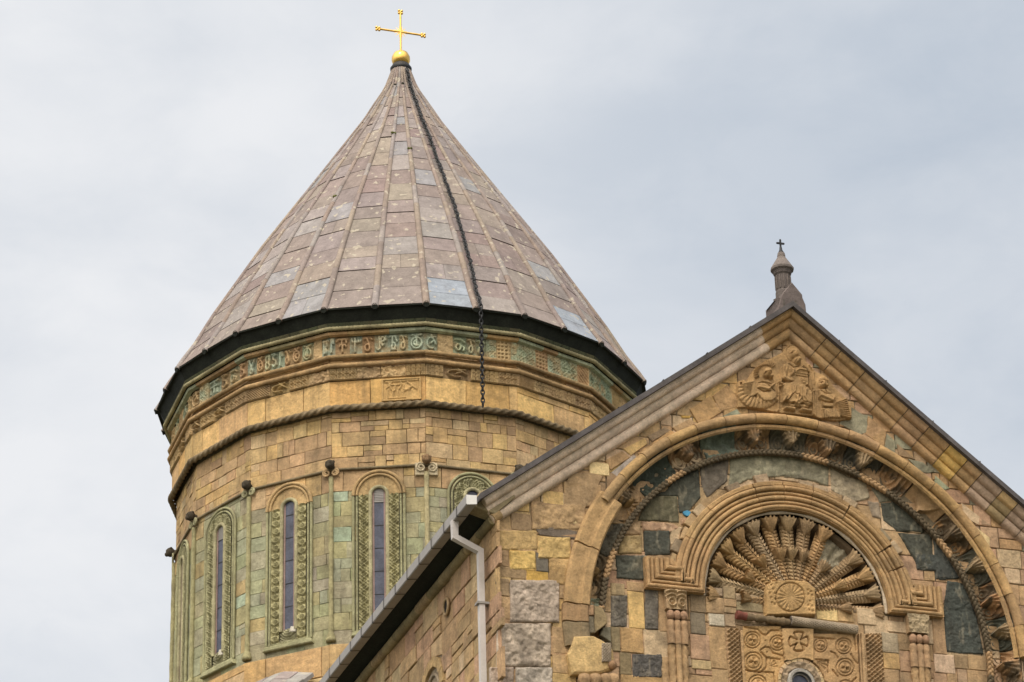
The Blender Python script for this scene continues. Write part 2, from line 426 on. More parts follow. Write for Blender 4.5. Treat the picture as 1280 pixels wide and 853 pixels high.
# close-fit: tube(closed=True) needs arc length for every ring point
m = MB(); rope(m, 7.66, 45.98, .088, (.21, .165, .10), 3.6, .26)
m.build('rope_moulding', M_DR, tower, 'weathered grey twisted rope moulding around the drum')
m = MB(); rope(m, 7.72, 47.70, .07, (.40, .28, .14), 7, .10, 3, .05); rope(m, 7.72, 47.40, .075, (.44, .30, .15), 7, .10, 3, .05)
sweep(m, ring16(7.62), [(0, 47.44), (-.03, 47.46), (-.03, 47.62), (0, 47.64)], dmap, (.46, .33, .18), closed=True)
m.build('lower_frieze_rolls', M_DR, tower)
m = MB(); rope(m, 7.90, 48.60, .065, (.36, .33, .19), 9, .12, 3, .045)
m.build('upper_rope_moulding', M_DR, tower)
m = MB()
# fillet over the letters, in short stones of changing colour, and the green bevel above it
for k in range(-4, 6):
    A = np.array(corner(k)); B = np.array(corner(k-1)); t = 0
    while t < .999:
        w = min(rng.uniform(.12, .45), 1-t)
        if 1-t-w < .06: w = 1-t
        c = jit(rng.choice([(.42, .47, .33), (.40, .45, .32), TAN, (.44, .40, .24), (.50, .34, .17)]))
        for prof in ([(7.66, 48.42), (7.80, 48.44), (7.83, 48.50), (7.80, 48.55), (7.70, 48.56)],):
            rows = [[(AX[0]+(A[0]+(B[0]-A[0])*q)*r_, AX[1]+(A[1]+(B[1]-A[1])*q)*r_, z_) for r_, z_ in prof] for q in (t+.001, t+w-.002)]
            m.grid(np.array(rows), c, False)
        t += w
for k in range(-8, 8):
    A = np.array(corner(k)); B = np.array(corner(k-1))
    for j in range(9):
        c = jit(rng.choice([(.085, .095, .055), (.065, .075, .045), (.11, .11, .065)])); q0, q1 = j/9+.002, (j+1)/9-.002
        rows = [[(AX[0]+(A[0]+(B[0]-A[0])*q)*r_, AX[1]+(A[1]+(B[1]-A[1])*q)*r_, z_) for r_, z_ in ((7.86, 48.64), (7.92, 48.79))] for q in (q0, q1)]
        m.grid(np.array(rows), c, False)
m.build('cornice_moulding', M_DR, tower)
m = MB()
sweep(m, ring16(1.0), [(0, 0)], dmap, (0, 0, 0)) if 0 else None
for r0, z0, r1, z1 in ((7.80, 48.55, 7.85, 48.64), (7.915, 48.79, 8.10, 49.12), (8.10, 49.12, 8.15, 49.14)):  # black rings carry the eave shadow as colour, besides the staining
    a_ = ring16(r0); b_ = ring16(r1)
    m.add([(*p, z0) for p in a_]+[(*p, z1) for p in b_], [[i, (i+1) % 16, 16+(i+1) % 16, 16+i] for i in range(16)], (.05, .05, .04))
m.build('eaves_soffit', M_DK, tower, 'underside of the eaves, black with soot and painted-in shade')

# ---- carved frieze: letters and interlace
GL = {  # strokes in a box 0..1 x 0..1 (x right, y up): lists of polylines
 'P': [[(.15, .9), (.85, .9)], [(.3, .9), (.3, .1)], [(.7, .9), (.7, .55), (.55, .5)], arc(.55, .25, .14, 0, 360)],
 'F': [[(.05, .8), (.2, .92), (.9, .92)], [(.45, .92), (.45, .6)], [(.8, .92), (.8, .7)], [(.5, .1), (.5, .5)], arc(.4, .45, .12, 0, 180), arc(.65, .45, .12, 0, 180)],
 'Y': [[(.1, .9), (.2, .7), (.4, .68)], [(.4, .95), (.42, .05)], arc(.62, .8, .13, 180, 360), arc(.85, .8, .11, 180, 360)],
 'D': [[(.1, .9), (.35, .92)], [(.35, .92), (.6, .5), (.62, .3)], arc(.42, .28, .22, 0, 360), [(.7, .9), (.9, .8)]],
 'J': [[(.35, .95), (.38, .3)], arc(.25, .25, .16, 0, -180), arc(.65, .78, .15, 0, 360), [(.5, .6), (.62, .35), (.75, .45)], [(.9, .95), (.9, .7)]],
 'B': [[(.1, .92), (.8, .92)], [(.4, .92), (.4, .3)], arc(.5, .3, .2, -180, 90), [(.3, .05), (.7, .05)], [(.7, .92), (.85, .6)]],
 'G': [arc(.5, .4, .36, 0, 360, 18), [(.5, .75), (.5, .3), (.62, .22)], arc(.5, .4, .18, 90, 300), [(.2, .95), (.5, .85), (.85, .95)]],
 'C': [arc(.5, .42, .34, 40, 400, 18), arc(.55, .42, .15, 60, 300), [(.3, .95), (.5, .85), (.75, .98)]],
 'K': [arc(.45, .4, .36, 20, 300, 14), [(.45, .4), (.7, .6), (.9, .35)], [(.5, .95), (.6, .8), (.85, .85)]],
 'E': [arc(.45, .7, .22, 60, 300), arc(.45, .28, .24, 60, 300), [(.8, .95), (.8, .5)], [(.6, .5), (.9, .3), (.7, .1)]],
 'S': [[(.7, .9), (.3, .8), (.3, .6), (.7, .5), (.75, .25), (.4, .1), (.2, .25)], [(.1, .95), (.45, .97)]],
 'V': [[(.1, .92), (.4, .92)], [(.2, .92), (.55, .45)], [(.85, .9), (.55, .5), (.45, .25)], arc(.5, .2, .17, 0, 360)],
 'T': [[(.1, .9), (.9, .9)], [(.5, .9), (.5, .15)], [(.15, .55), (.85, .55)], [(.2, .35), (.2, .1)], [(.8, .35), (.8, .1)]],
 'N': [[(.3, .95), (.3, .1)], [(.3, .95), (.7, .95), (.7, .7)]],
 'e': [arc(.35, .35, .2, 0, 360), [(.1, .85), (.6, .88), (.9, .7)], [(.55, .45), (.85, .35), (.8, .15)]],
}
BC = {'g': (.36, .41, .28), 'G': (.40, .47, .36), 'o': (.46, .31, .17), 't': (.46, .34, .18), 'd': (.27, .33, .22)}
# per face, from left to right seen from outside: (width share, colour, motif)
FRZ = {
 4: [(1, 't', 'x'), (1, 'g', 'T'), (1, 'd', 'x'), (1, 't', 'E'), (1, 'g', 'S')],
 3: [(1, 't', 'E'), (1, 'd', 'G'), (1, 't', 'x'), (1, 'g', 'K'), (1, 't', 'B')],
 2: [(.9, 't', 'K'), (1, 'g', 'x'), (1.3, 'G', 'T'), (1, 't', 'S'), (1, 'g', 'e'), (.9, 'o', 'S')],
 1: [(1.1, 'G', 'V'), (1, 'o', 'C'), (.8, 'g', 'E'), (.9, 'G', 'S'), (.7, 'G', 'N'), (.9, 'o', 'D'), (1.2, 'o', 'C'), (1.4, 'g', 'G'), (1.0, 't', 'r'), (.9, 'G', 'P')],
 0: [(.5, 'G', 'N'), (1.3, 'o', 'F'), (1.1, 'G', 'Y'), (1.1, 'o', 'D'), (1.2, 'G', 'J'), (1., 'G', 'B'), (.8, 'g', 'D'), (1.5, 'G', 'G')],
 -1: [(1.2, 'G', 'K'), (1.5, 't', 'r'), (1.3, 'g', 'e'), (.9, 'g', 'D'), (1.0, 'g', 'D'), (1., 'g', 'x'), (1.4, 't', 'h'), (.6, 'g', 'x')],
 -2: [(1.5, 'g', 'x'), (1, 'o', 'h'), (1.1, 'g', 'x'), (1.4, 'g', 'X'), (1, 'o', 'l')],
 -3: [(1.2, 'd', 'X'), (1.2, 'd', 'x'), (1, 't', 'l'), (1, 't', 'x')],
}
def motif(m_, U, V, w, h, U0):
    x = U/h; y = V/h; W_ = w/h           # x,y in block heights
    Hh = np.zeros(U.shape)
    if m_ in GL:
        d = np.full(U.shape, 9.)
        for st in GL[m_]:
            d = np.minimum(d, dpoly(x, y, [(p[0]*W_*.86+.07*W_, .1+p[1]*.8) for p in st]))
        Hh = .085*np.clip(1-(d/.052)**4, 0, 1)**.5-.02
    elif m_ in 'xX':
        n_ = 2 if m_ == 'X' else 3
        cx = (x % (W_/max(1, round(W_*n_/1.2)))) - .5*W_/max(1, round(W_*n_/1.2)); cy = (y % (1/n_)) - .5/n_
        r = np.hypot(cx, cy); d = np.abs(r-.36/n_); d = np.minimum(d, np.minimum(np.abs(cx-cy), np.abs(cx+cy))/1.4)
        Hh = .045*np.clip(1-(d/.05)**2, 0, 1)
    elif m_ == 'h':
        cx = np.abs((x % .2)-.1); cy = np.abs((y % .2)-.1); Hh = np.where((cx < .06) & (cy < .055), -.03, .04)
    elif m_ == 'l':
        d = np.abs(((x+y) % .22)-.11); Hh = .045*np.clip(1-(d/.07)**2, 0, 1)
    elif m_ == 'r':
        Hh = .10*(fbm(x*4+U0*9, y*4, 4)-.25)
    edge = np.minimum(np.minimum(x, W_-x), np.minimum(y, 1-y))
    if m_ in 'xXhl': Hh = np.where(edge < .06, .045, Hh)
    return np.where(edge < .012, -.02, Hh)
def frieze(mb, f, rc, z0, z1, blocks, res=.014, carve=1.):
    mp = face_map(f, rc); hw = half(rc); tot = sum(b[0] for b in blocks); u = -hw; hh = z1-z0
    for sh, cc, mo in blocks:
        w = 2*hw*sh/tot; nx = max(4, int(w/res)); ny = int(hh/res)
        U, V = np.meshgrid(np.linspace(0, w, nx), np.linspace(0, hh, ny))
        H = motif(mo, U, V, w, hh, u)*carve+.008*(fbm(U*18+u*7, V*18, 2)-.5)
        P = np.empty(U.shape+(3,)); a_ = radians(22.5*(f+1)); nxn, nyn = -sin(a_), -cos(a_); tx, ty = -nyn, nxn; ap = rc*cos(pi/16)
        P[..., 0] = AX[0]+nxn*(ap+H)+tx*(U+u); P[..., 1] = AX[1]+nyn*(ap+H)+ty*(U+u); P[..., 2] = z0+V
        bc = np.array(jit(BC[cc] if isinstance(cc, str) else cc, .08)); blot = fbm(U*3+u*5, V*3+3, 3)
        mixf = np.clip((blot-.38)*3, 0, .8)[..., None]
        C = bc*(1-mixf)+np.array([.46, .34, .18])*mixf
        low = np.clip(-H/.02+.9, 0, 1)[..., None] if mo not in 'r' else 0*mixf  # recessed ground behind the letters gets its shade from darker colour
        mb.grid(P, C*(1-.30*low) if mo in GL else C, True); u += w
m = MB()
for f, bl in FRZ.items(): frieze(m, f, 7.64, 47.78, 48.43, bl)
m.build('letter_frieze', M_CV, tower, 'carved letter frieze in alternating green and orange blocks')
m = MB()
for f in range(-3, 5):
    r_ = random.Random(f*5+3); bl = []
    for i in range(r_.randint(4, 6)): bl.append((r_.uniform(.7, 1.3), rng.choice([(.44, .32, .17), (.48, .34, .17), (.40, .29, .16)]), r_.choice(['x', 'X', 'x', 'l', 'r', 'K'])))
    frieze(m, f, 7.64, 46.93, 47.32, bl, .014, 1.5)
m.build('narrow_carved_band', M_CV, tower)
# inscribed tablet right of the centre, under the frieze
m = MB()
def tablet(U, V):
    x = U; y = V; h_ = np.zeros(U.shape)
    fr_ = np.minimum(np.minimum(x, 1.22-x), np.minimum(y, .76-y)); h_ = np.where((fr_ < .05), .05, .0)
    for pts in ([(.12, .66), (1.12, .68)], [(.2, .66), (.26, .55), (.15, .45)], [(.3, .66), (.26, .55)], [(.2, .55), (.55, .55)], [(.42, .54), (.42, .38), (.36, .33)], [(.26, .5), (.3, .38)],
                [(.58, .66), (.62, .55), (.54, .4)], [(.68, .55), (.7, .38), (.8, .38)], [(.8, .62), (.95, .50), (.84, .36)], [(.9, .52), (1.08, .38)], [(.72, .33), (.88, .45)], [(.2, .1), (.55, .1)], [(.62, .1), (.72, .1)], [(.2, .4), (.2, .12)], [(.34, .3), (.34, .12)], [(.5, .32), (.5, .12)], [(.66, .3), (.66, .12)]):
        h_ = np.maximum(h_, ridge(x, y, pts, .028, .04))
    return h_
mp = face_map(0, 7.64); U, V = np.meshgrid(np.linspace(0, 1.22, 80), np.linspace(0, .76, 52)); H = tablet(U, V)+.02
PP = np.array([[mp(U[j, i]+.13, 46.10+V[j, i], H[j, i]) for i in range(80)] for j in range(52)])
PP = np.pad(PP, ((1, 1), (1, 1), (0, 0)), 'edge')
for sl_ in ((0, slice(None)), (-1, slice(None)), (slice(None), 0), (slice(None), -1)):
    e_ = PP[sl_]; d_ = np.array(mp(0, 0, 0))-np.array(mp(0, 0, .1)); PP[sl_] = e_+d_*.8
m.grid(PP, (.52, .35, .15), True); m.build('inscribed_tablet', M_CV, tower, 'orange stone tablet with carved characters under the frieze')

# ---- thin roll and pilasters with scrolls and carved heads
m = MB(); P = ring_path(7.50, 43.97, 24); tube(m, P, lambda s: .045, (0, 0, 1), (.20, .165, .10), 8, closed=True)
m.build('thin_roll_moulding', M_DR, tower)
def spiral(cx, cy, r, sgn, n=26, turns=1.6):
    return [(cx+sgn*r*(1-.75*i/n)*cos(turns*2*pi*i/n-pi/2), cy-r*(1-.75*i/n)*sin(turns*2*pi*i/n-pi/2)) for i in range(n+1)]
for k in range(-3, 6):
    c = corner(k); a_ = radians(11.25+22.5*k)
    def mp(u, v, n=0., c=c): return (AX[0]+c[0]*(7.46+n)+(-c[1])*u, AX[1]+c[1]*(7.46+n)+c[0]*u, v)
    p = MB(); colp = jit((.36, .34, .19) if k not in (0,) else (.42, .38, .22), .06)
    zb = 38.34
    tube(p, [mp(0, z, .03) for z in np.linspace(zb+.25, 43.72, 30)], lambda s: .075*(1+.08*sin(s*9.)), (c[0], c[1], 0), colp, 10)
    lathe(p, [(.02, zb), (.15, zb), (.16, zb+.1), (.12, zb+.14), (.13, zb+.2), (.08, zb+.3)], mp(0, 0, .04)[0], mp(0, 0, .04)[1], colp, 12)
    pil = p.build('pilaster', M_DR, tower)
    v = MB(); vc = (.55, .48, .33) if k == 0 else ((.46, .33, .18) if k == 1 else (.34, .33, .2)); vr = .15 if k == 0 else .12
    for sg in (-1, 1):
        tube(v, [mp(u_, v_, .07) for u_, v_ in spiral(sg*vr*1.15, 43.86, vr, sg)], .035, (c[0], c[1], 0), vc, 8)
    if k == 0:
        for sg in (-1, 1): stone(v, [(sg*.06, 43.62), (sg*.34, 43.62), (sg*.34, 44.03), (sg*.06, 44.03)], lambda u, w_, n: mp(u, w_, n), vc, -.05, .05)
    v.build('scroll', M_CV, pil)
    hm = MB(); hc = mp(0, 44.10, .16); dk = (.06, .05, .035) if k != 0 else (.20, .13, .07)
    ball(hm, hc, .15, dk, 16, (1, 1, 1.05)); ball(hm, mp(0, 44.02, .27), .075, dk, 10); 
    for sg in (-1, 1):
        ball(hm, mp(sg*.11, 44.19, .14), .05, dk, 8); ball(hm, mp(sg*.055, 44.14, .28), .028, dk, 8)
    tube(hm, [mp(0, 44.08, -.1), mp(0, 44.08, .12)], .10, (0, 0, 1), dk, 10)
    hm.build('carved_head', M_CV, pil)

# ---- windows
def strip_relief(mb, mp, path, w, kind, col, period=.27, n0=.05, res=.02):
    """carved border running along a path in the face plane"""
    P = np.array(path); s = np.r_[0, np.cumsum(np.linalg.norm(np.diff(P, axis=0), axis=1))]
    n = int(s[-1]/res); t = np.linspace(0, s[-1], n); X = np.interp(t, s, P[:, 0]); Z = np.interp(t, s, P[:, 1])
    T = np.c_[np.gradient(X), np.gradient(Z)]; T /= np.linalg.norm(T, axis=1)[:, None]; Nn = np.c_[-T[:, 1], T[:, 0]]
    q = np.linspace(-w/2, w/2, 13); rows = []; cs = []
    Sg, Q = np.meshgrid(t, q, indexing='ij'); ph = Sg/period; fx = (ph % 1)-.5; y = Q/w*2
    if kind == 'vine':
        d1 = np.abs(np.hypot(fx*2.1, y*.95)-.62); d2 = np.hypot(fx*2.1-.1, y-.1)-.25; d = np.minimum(d1, np.abs(d2)+.05)
        d3 = np.abs(y-.9*np.sin(2*pi*ph*.5)); H = .05*np.clip(1-(d/.24)**2, 0, 1); H = np.maximum(H, .045*np.clip(1-(d3/.22)**2, 0, 1))
    else:
        a1 = np.abs(y-.72*np.sin(2*pi*ph)); a2 = np.abs(y+.72*np.sin(2*pi*ph)); a3 = np.abs(y-.72*np.sin(2*pi*ph+pi/2))
        H = .05*np.clip(1-(np.minimum(np.minimum(a1, a2), a3)/.27)**2, 0, 1)
    H = np.where(np.abs(y) > .9, .045, H)
    G = np.array([[mp(X[i]+Nn[i, 0]*q[j], Z[i]+Nn[i, 1]*q[j], n0-.07+1.5*H[i, j]) for j in range(13)] for i in range(n)])
    dark = np.clip(1-H/.03, 0, 1)[..., None]*.30
    mb.grid(G, np.array(col)*(.9+.25*fbm(Sg*2+n0, Q*6+period*9, 3))[..., None], True)
def window(f, style):
    mp = face_map(f, 7.46); zc = 43.05; zb = 38.55 + (0 if f != 0 else .0)
    wm = MB(); gcol = (.34, .34, .20); tcol = (.45, .32, .16)
    R = .78
    def U_path(r, zlo): return [(-r, zlo)]+[(-r, z) for z in np.linspace(zlo+.5, zc, 8)]+[(r*cos(pi-t), zc+r*sin(pi-t)) for t in np.linspace(.12, pi-.12, 22)]+[(r, z) for z in np.linspace(zc, zlo+.5, 8)]+[(r, zlo)]
    def arch(r, a0=0, a1=pi): return [(r*cos(pi-t), zc+r*sin(pi-t)) for t in np.linspace(a0, a1, 26)]
    # outer double roll: jamb part green, hood tan when renewed
    for r, rad in ((R, .045), (R-.11, .035)):
        p = U_path(r, zb+.08)
        tube(wm, [mp(x, z, .05) for x, z in p], rad, (mp(0, 0, 1)[0]-mp(0, 0, 0)[0], mp(0, 0, 1)[1]-mp(0, 0, 0)[1], 0), gcol, 8)
        if style in ('tan_hood',): tube(wm, [mp(x, z, .065) for x, z in arch(r)], rad*1.25, (mp(0, 0, 1)[0]-mp(0, 0, 0)[0], mp(0, 0, 1)[1]-mp(0, 0, 0)[1], 0), tcol, 8)
    if style == 'tan_hood':   # smooth renewed lunette
        pts = [(x, z) for x, z in arch(.64)]; 
        for i in range(0, 26-1, 5):
            a_ = arch(.64)[i:i+6]; b_ = arch(.30)[i:i+6][::-1]; stone(wm, a_+b_, mp, jit(tcol, .05), -.02, .045, .008, .002)
    # jamb rolls and sill
    nrm = (mp(0, 0, 1)[0]-mp(0, 0, 0)[0], mp(0, 0, 1)[1]-mp(0, 0, 0)[1], 0)
    for sg in (-1, 1): tube(wm, [mp(sg*.655, z, .03) for z in np.linspace(zb+.1, zc, 12)], .028, nrm, gcol, 6)
    p = [(-.26, z) for z in np.linspace(zb+.45, zc, 10)]+[(.26*cos(pi-t), zc+.26*sin(pi-t)) for t in np.linspace(.15, pi-.15, 14)]+[(.26, z) for z in np.linspace(zc, zb+.45, 10)]
    tube(wm, [mp(x, z, .06) for x, z in p], .062, nrm, (.38, .36, .22), 8)
    stone(wm, [(-.86, zb-.10), (.86, zb-.10), (.80, zb+.06), (-.80, zb+.06)], mp, gcol, -.02, .14, .03)
    stone(wm, [(-.72, zb+.06), (.72, zb+.06), (.72, zb+.13), (-.72, zb+.13)], mp, gcol, -.02, .08, .02)
    wo = wm.build('window', M_DR, tower)
    bm = MB(); w = .30; rc = .46
    kind = 'vine' if f in (1,) else 'braid'
    if style == 'tan_hood':
        for sg in (-1, 1): strip_relief(bm, mp, [(sg*rc, zb+.14), (sg*rc, zc+.02)], w, kind, (.37, .35, .19), .27 if kind == 'vine' else .42, .09)
    else:
        strip_relief(bm, mp, [(-rc, zb+.14)]+[(rc*cos(pi-t), zc+rc*sin(pi-t)) for t in np.linspace(0, pi, 24)]+[(rc, zb+.14)], w, kind, (.37, .36, .21), .33, .09)
    bm.build('carved_border', M_CV, wo)
    # scrollwork under the slit
    sm = MB(); nx, ny = 44, 26; U, V = np.meshgrid(np.linspace(-.29, .29, nx), np.linspace(0, .38, ny))
    H = .07*ell(U, V, 0, .25, .22, .14, 0, 1)+.05*np.clip(1-np.abs(((np.hypot(U, V-.4)*14) % 1)-.5)*3, 0, 1)+.03*(fbm(U*14, V*14, 3))
    sm.grid(np.array([[mp(U[j, i], zb+.13+V[j, i], H[j, i]) for i in range(nx)] for j in range(ny)]), (.36, .35, .22), True)
    if f in (1, 2): stone(sm, [(.02, zb+.38), (.26, zb+.36), (.28, zb+.52), (.1, zb+.56)], mp, (.62, .60, .52), 0, .1)
    sm.build('scroll_carving', M_CV, wo)
    fm = MB(); zlo = zb+.50
    def slit(r): return [(-r, zlo)]+[(r*cos(pi-t), zc+.12+r*sin(pi-t)) for t in np.linspace(0, pi, 12)]+[(r, zlo)]
    a_, b_ = slit(.20), slit(.145); n_ = len(a_)
    fm.add([mp(*q, .035) for q in a_]+[mp(*q, .035) for q in b_]+[mp(*q, .015) for q in b_], [[i, i+1, n_+i+1, n_+i] for i in range(n_-1)]+[[n_+i, n_+i+1, 2*n_+i+1, 2*n_+i] for i in range(n_-1)]+[[0, n_, 2*n_-1, n_-1]], (.3, .2, .15))
    fm.build('slit_frame', M_FR, wo)
    pm = MB(); b_ = slit(.148); pm.add([mp(*q, .018) for q in b_], [list(range(len(b_)))], (.1, .1, .1)); po = pm.build('pane', M_GL, wo)
    for z in np.linspace(zlo, zc-.25, 6)[1:]:
        xm = MB(); stone(xm, [(-.145, z-.012), (.145, z-.012), (.145, z+.012), (-.145, z+.012)], mp, (.05, .05, .05), .01, .03, .004, 0); xm.build('glazing_bar', M_IR, wo)
    if f in (0, 2):
        xm = MB(); xm.add([mp(-.14, zc-.25, .021), mp(.14, zc-.25, .021), mp(.14, zc+.22, .021), mp(-.14, zc+.22, .021)], [[0, 1, 2, 3]], (.1, .1, .1))
        for z in np.arange(zc-.22, zc+.22, .055): stone(xm, [(-.14, z-.016), (.14, z-.016), (.14, z+.016), (-.14, z+.016)], mp, (.3, .3, .3), .01, .032, .004, 0)
        xm.build('vent_louvre', M_MT, wo)
for f, st in ((4, 'carved'), (3, 'carved'), (2, 'carved'), (1, 'tan_hood'), (0, 'tan_hood'), (-1, 'carved'), (-2, 'carved'), (-3, 'carved')): window(f, st)

# ---- conical roof
PR = [(8.17, 49.17), (7.55, 50.15), (6.95, 51.3), (5.23, 54.25), (2.98, 57.75), (1.42, 60.2), (.93, 61.1), (.56, 61.75), (.27, 62.62)]
PRz = np.array([p[1] for p in PR]); PRr = np.array([p[0] for p in PR]); PRr = PRr*np.where(PRz < 51, 1, 1)
def rz(z): return float(np.interp(z, PRz, PRr))
def ray(j, z, off=0.):      # j in half-bays: even = corner, odd = middle of a side
    k = j/2; r = rz(z)+off
    if j % 2 == 0: c = corner(int(k))
    else:
        a_, b_ = corner(int(math.floor(k))), corner(int(math.floor(k))+1); c = ((a_[0]+b_[0])/2*1.006, (a_[1]+b_[1])/2*1.006)
    return np.array([AX[0]+c[0]*r, AX[1]+c[1]*r, z])
roof = MB(); PALR = [(.285, .225, .20), (.265, .205, .185), (.32, .275, .255), (.30, .245, .215), (.315, .30, .30), (.33, .275, .225), (.275, .23, .215), (.345, .305, .285), (.29, .235, .21)]
for j in range(-16, 16):
    z = 49.17; i = 0
    while z < 62.5:
        h = rng.uniform(.55, .95)*(1 if z < 58 else .8); z1 = min(z+h, 62.6)
        if 62.6-z1 < .3: z1 = 62.6
        c = rng.choice(PALR); skew = rng.uniform(-.035, .035)
        if (j, i) in ((-1, 0), (-1, 1)): c = (.33, .36, .40)
        if (j, i) == (-4, 0) or (j, i) == (-4, 1): c = (.33, .36, .40)
        parts = 2 if (z < 54 and rng.random() < .12) else 1
        off = .02+rng.uniform(0, .012)
        for q in range(parts):
            f0, f1 = q/parts, (q+1)/parts
            zz = [z+.006-skew, z1-.006-skew]
            if z <= 49.18: zz[0] = 49.17
            zm = np.linspace(zz[0], zz[1], 3)
            A_ = [ray(j+1, t_, off+(.008 if ii == 0 else 0)) for ii, t_ in enumerate(zm)]; B_ = [ray(j, t_, off+(.008 if ii == 0 else 0)) for ii, t_ in enumerate(zm)]
            cc = jit(c, .07)
            g0 = .004
            L_ = [a_+(b_-a_)*(f0+g0) for a_, b_ in zip(A_, B_)]; R_ = [a_+(b_-a_)*(f1-g0) for a_, b_ in zip(A_, B_)]
            V = []; 
            for a_, b_ in zip(L_, R_): V += [a_, b_]
            dn_ = np.array([AX[0], AX[1], 0]); 
            def inn(p): v_ = p-np.array([AX[0], AX[1], p[2]]); return p-v_/max(.1, np.linalg.norm(v_))*.05
            V += [inn(L_[0]), inn(R_[0]), inn(L_[-1]), inn(R_[-1])]
            roof.add(V, [[0, 1, 3, 2], [2, 3, 5, 4], [6, 7, 1, 0], [8, 4, 5, 9]], cc)
        z = z1; i += 1
rfo = roof.build('conical_roof', M_SL, tower, 'steep cone of grey and pinkish stone slabs')
under = MB(); zs_ = np.linspace(49.15, 62.6, 14)
under.grid(np.array([[tuple(ray(j, z, -.015)) for j in range(-16, 17)] for z in zs_]), (.215, .175, .155), False); under.build('slab_bedding', M_SL, rfo)
for j in range(-16, 16):
    rb = MB(); z = 49.12; 
    while z < 62.45:
        h = rng.uniform(.7, 1.3); z1 = min(z+h, 62.55); c = jit(rng.choice([(.32, .25, .205), (.30, .24, .21), (.33, .285, .26), (.35, .28, .22)]), .05)
        P = [ray(j, t_, .03) for t_ in np.linspace(z, z1-.008, 4)]
        r0 = .04+.075*(62.6-z)/13.4; nn = np.array([P[0][0]-AX[0], P[0][1]-AX[1], 5.]); nn /= np.linalg.norm(nn)
        tube(rb, P, lambda s, r0=r0: r0*(1.04-.05*s), nn, c, 8, squash=.75); z = z1
    ro = rb.build('roof_rib', M_SL, rfo)
    cb = MB(); p0 = ray(j, 49.14, .02); d_ = np.array([p0[0]-AX[0], p0[1]-AX[1], 0]); d_ /= np.linalg.norm(d_)
    tube(cb, [p0-d_*.05, p0+d_*.05+np.array([0, 0, -.03])], .10, (0, 0, 1), (.02, .02, .02), 10); cb.build('rib_end', M_DK, ro)
m = MB(); a_ = ring16(8.15); b_ = ring16(8.20); cc_ = ring16(8.20); 
m.add([(*p, 49.13) for p in a_]+[(*p, 49.12) for p in b_]+[(*p, 49.18) for p in cc_], [[i, (i+1) % 16, 16+(i+1) % 16, 16+i] for i in range(16)]+[[16+i, 16+(i+1) % 16, 32+(i+1) % 16, 32+i] for i in range(16)], (.02, .02, .02))
m.build('eaves_edge', M_DK, rfo)
for px_, z_, dj in ((0, 61.62, -2.3), (0, 61.65, -.9), (0, 61.62, .9), (0, 61.6, 2.6)):
    j = int(dj); p = ray(j, z_, .05); m = MB(); ball(m, p, .055, (.03, .03, .02), 8); m.build('roof_hook', M_CV, rfo)
for j, z_ in ((1, 58.6), (0, 57.6), (3, 55.3)):
    m = MB()
    for q in range(9): ball(m, ray(j, z_, .07)+.55*np.array([rng.uniform(-.1, .1), rng.uniform(-.03, .03), rng.uniform(-.03, .05)]), rng.uniform(.04, .055), (.10, .11, .03), 6)
    m.build('moss_tuft', M_CV, rfo)
# low stone roof slabs of the crossing against the drum foot
m = MB()
for k, c in enumerate([(.34, .30, .27), (.30, .26, .25), (.38, .35, .32), (.33, .28, .25), (.36, .33, .30)]):
    for row in range(3):
        mpp = face_map(1, 7.45); u0 = -1.55+k*.52; r0 = .02+row*.55
        def cm(u, v, n, mpp=mpp): return mpp(u, 37.62-v*.75+n*.8-abs(u+.1)*.22, .34+v+n*.5)
        stone(m, [(u0+.01, r0), (u0+.51, r0), (u0+.51, r0+.54), (u0+.01, r0+.54)], cm, jit(c), -.12, .03+rng.uniform(-.02, .02), .012)
m.build('crossing_roof_slabs', M_SL, tower, 'grey stone slabs of the lower roof against the drum foot')

# ---- gilded ball and cross
cross = empty('gilded_cross', (AX[0], AX[1], 62.6), 'golden cross with small rays on a gilded ball at the tip of the cone', 'cross')
m = MB(); lathe(m, [(.30, 62.50), (.37, 62.55), (.38, 62.66), (.33, 62.72), (.30, 62.80)], AX[0], AX[1], (0, 0, 0), 24); m.build('dark_collar', M_IR, cross)
m = MB(); lathe(m, [(.10, 62.74), (.26, 62.80), (.325, 62.98), (.32, 63.12), (.25, 63.27), (.12, 63.35), (.05, 63.42), (.02, 63.5)], AX[0], AX[1], (0, 0, 0), 28); m.build('gilded_ball', M_GD, cross)
m = MB(); cz = 64.17
tube(m, [(AX[0], AX[1], 63.35), (AX[0], AX[1], 65.0)], .038, (1, 0, 0), (0, 0, 0), 8); tube(m, [(AX[0]-.83, AX[1], cz), (AX[0]+.83, AX[1], cz)], .038, (0, 0, 1), (0, 0, 0), 8)
for x, z in ((-.83, cz), (.83, cz), (0, 65.0)):
    for d in ((-.05, -.05), (.05, .05), (-.05, .05), (.05, -.05), (0, 0)): ball(m, (AX[0]+x+d[0], AX[1], z+d[1]), .05, (0, 0, 0), 8)
m.build('cross_arms', M_GD, cross)
m = MB()
for i in range(12):
    t = 2*pi*(i+.5)/12; m.add([(AX[0]+.05*cos(t+.6), AX[1]-.02, cz+.05*sin(t+.6)), (AX[0]+.05*cos(t-.6), AX[1]-.02, cz+.05*sin(t-.6)), (AX[0]+.27*cos(t), AX[1], cz+.27*sin(t)), (AX[0], AX[1]+.03, cz)], [[0, 1, 2], [0, 2, 3], [1, 3, 2]], (0, 0, 0))
m.build('rays', M_GD, cross)

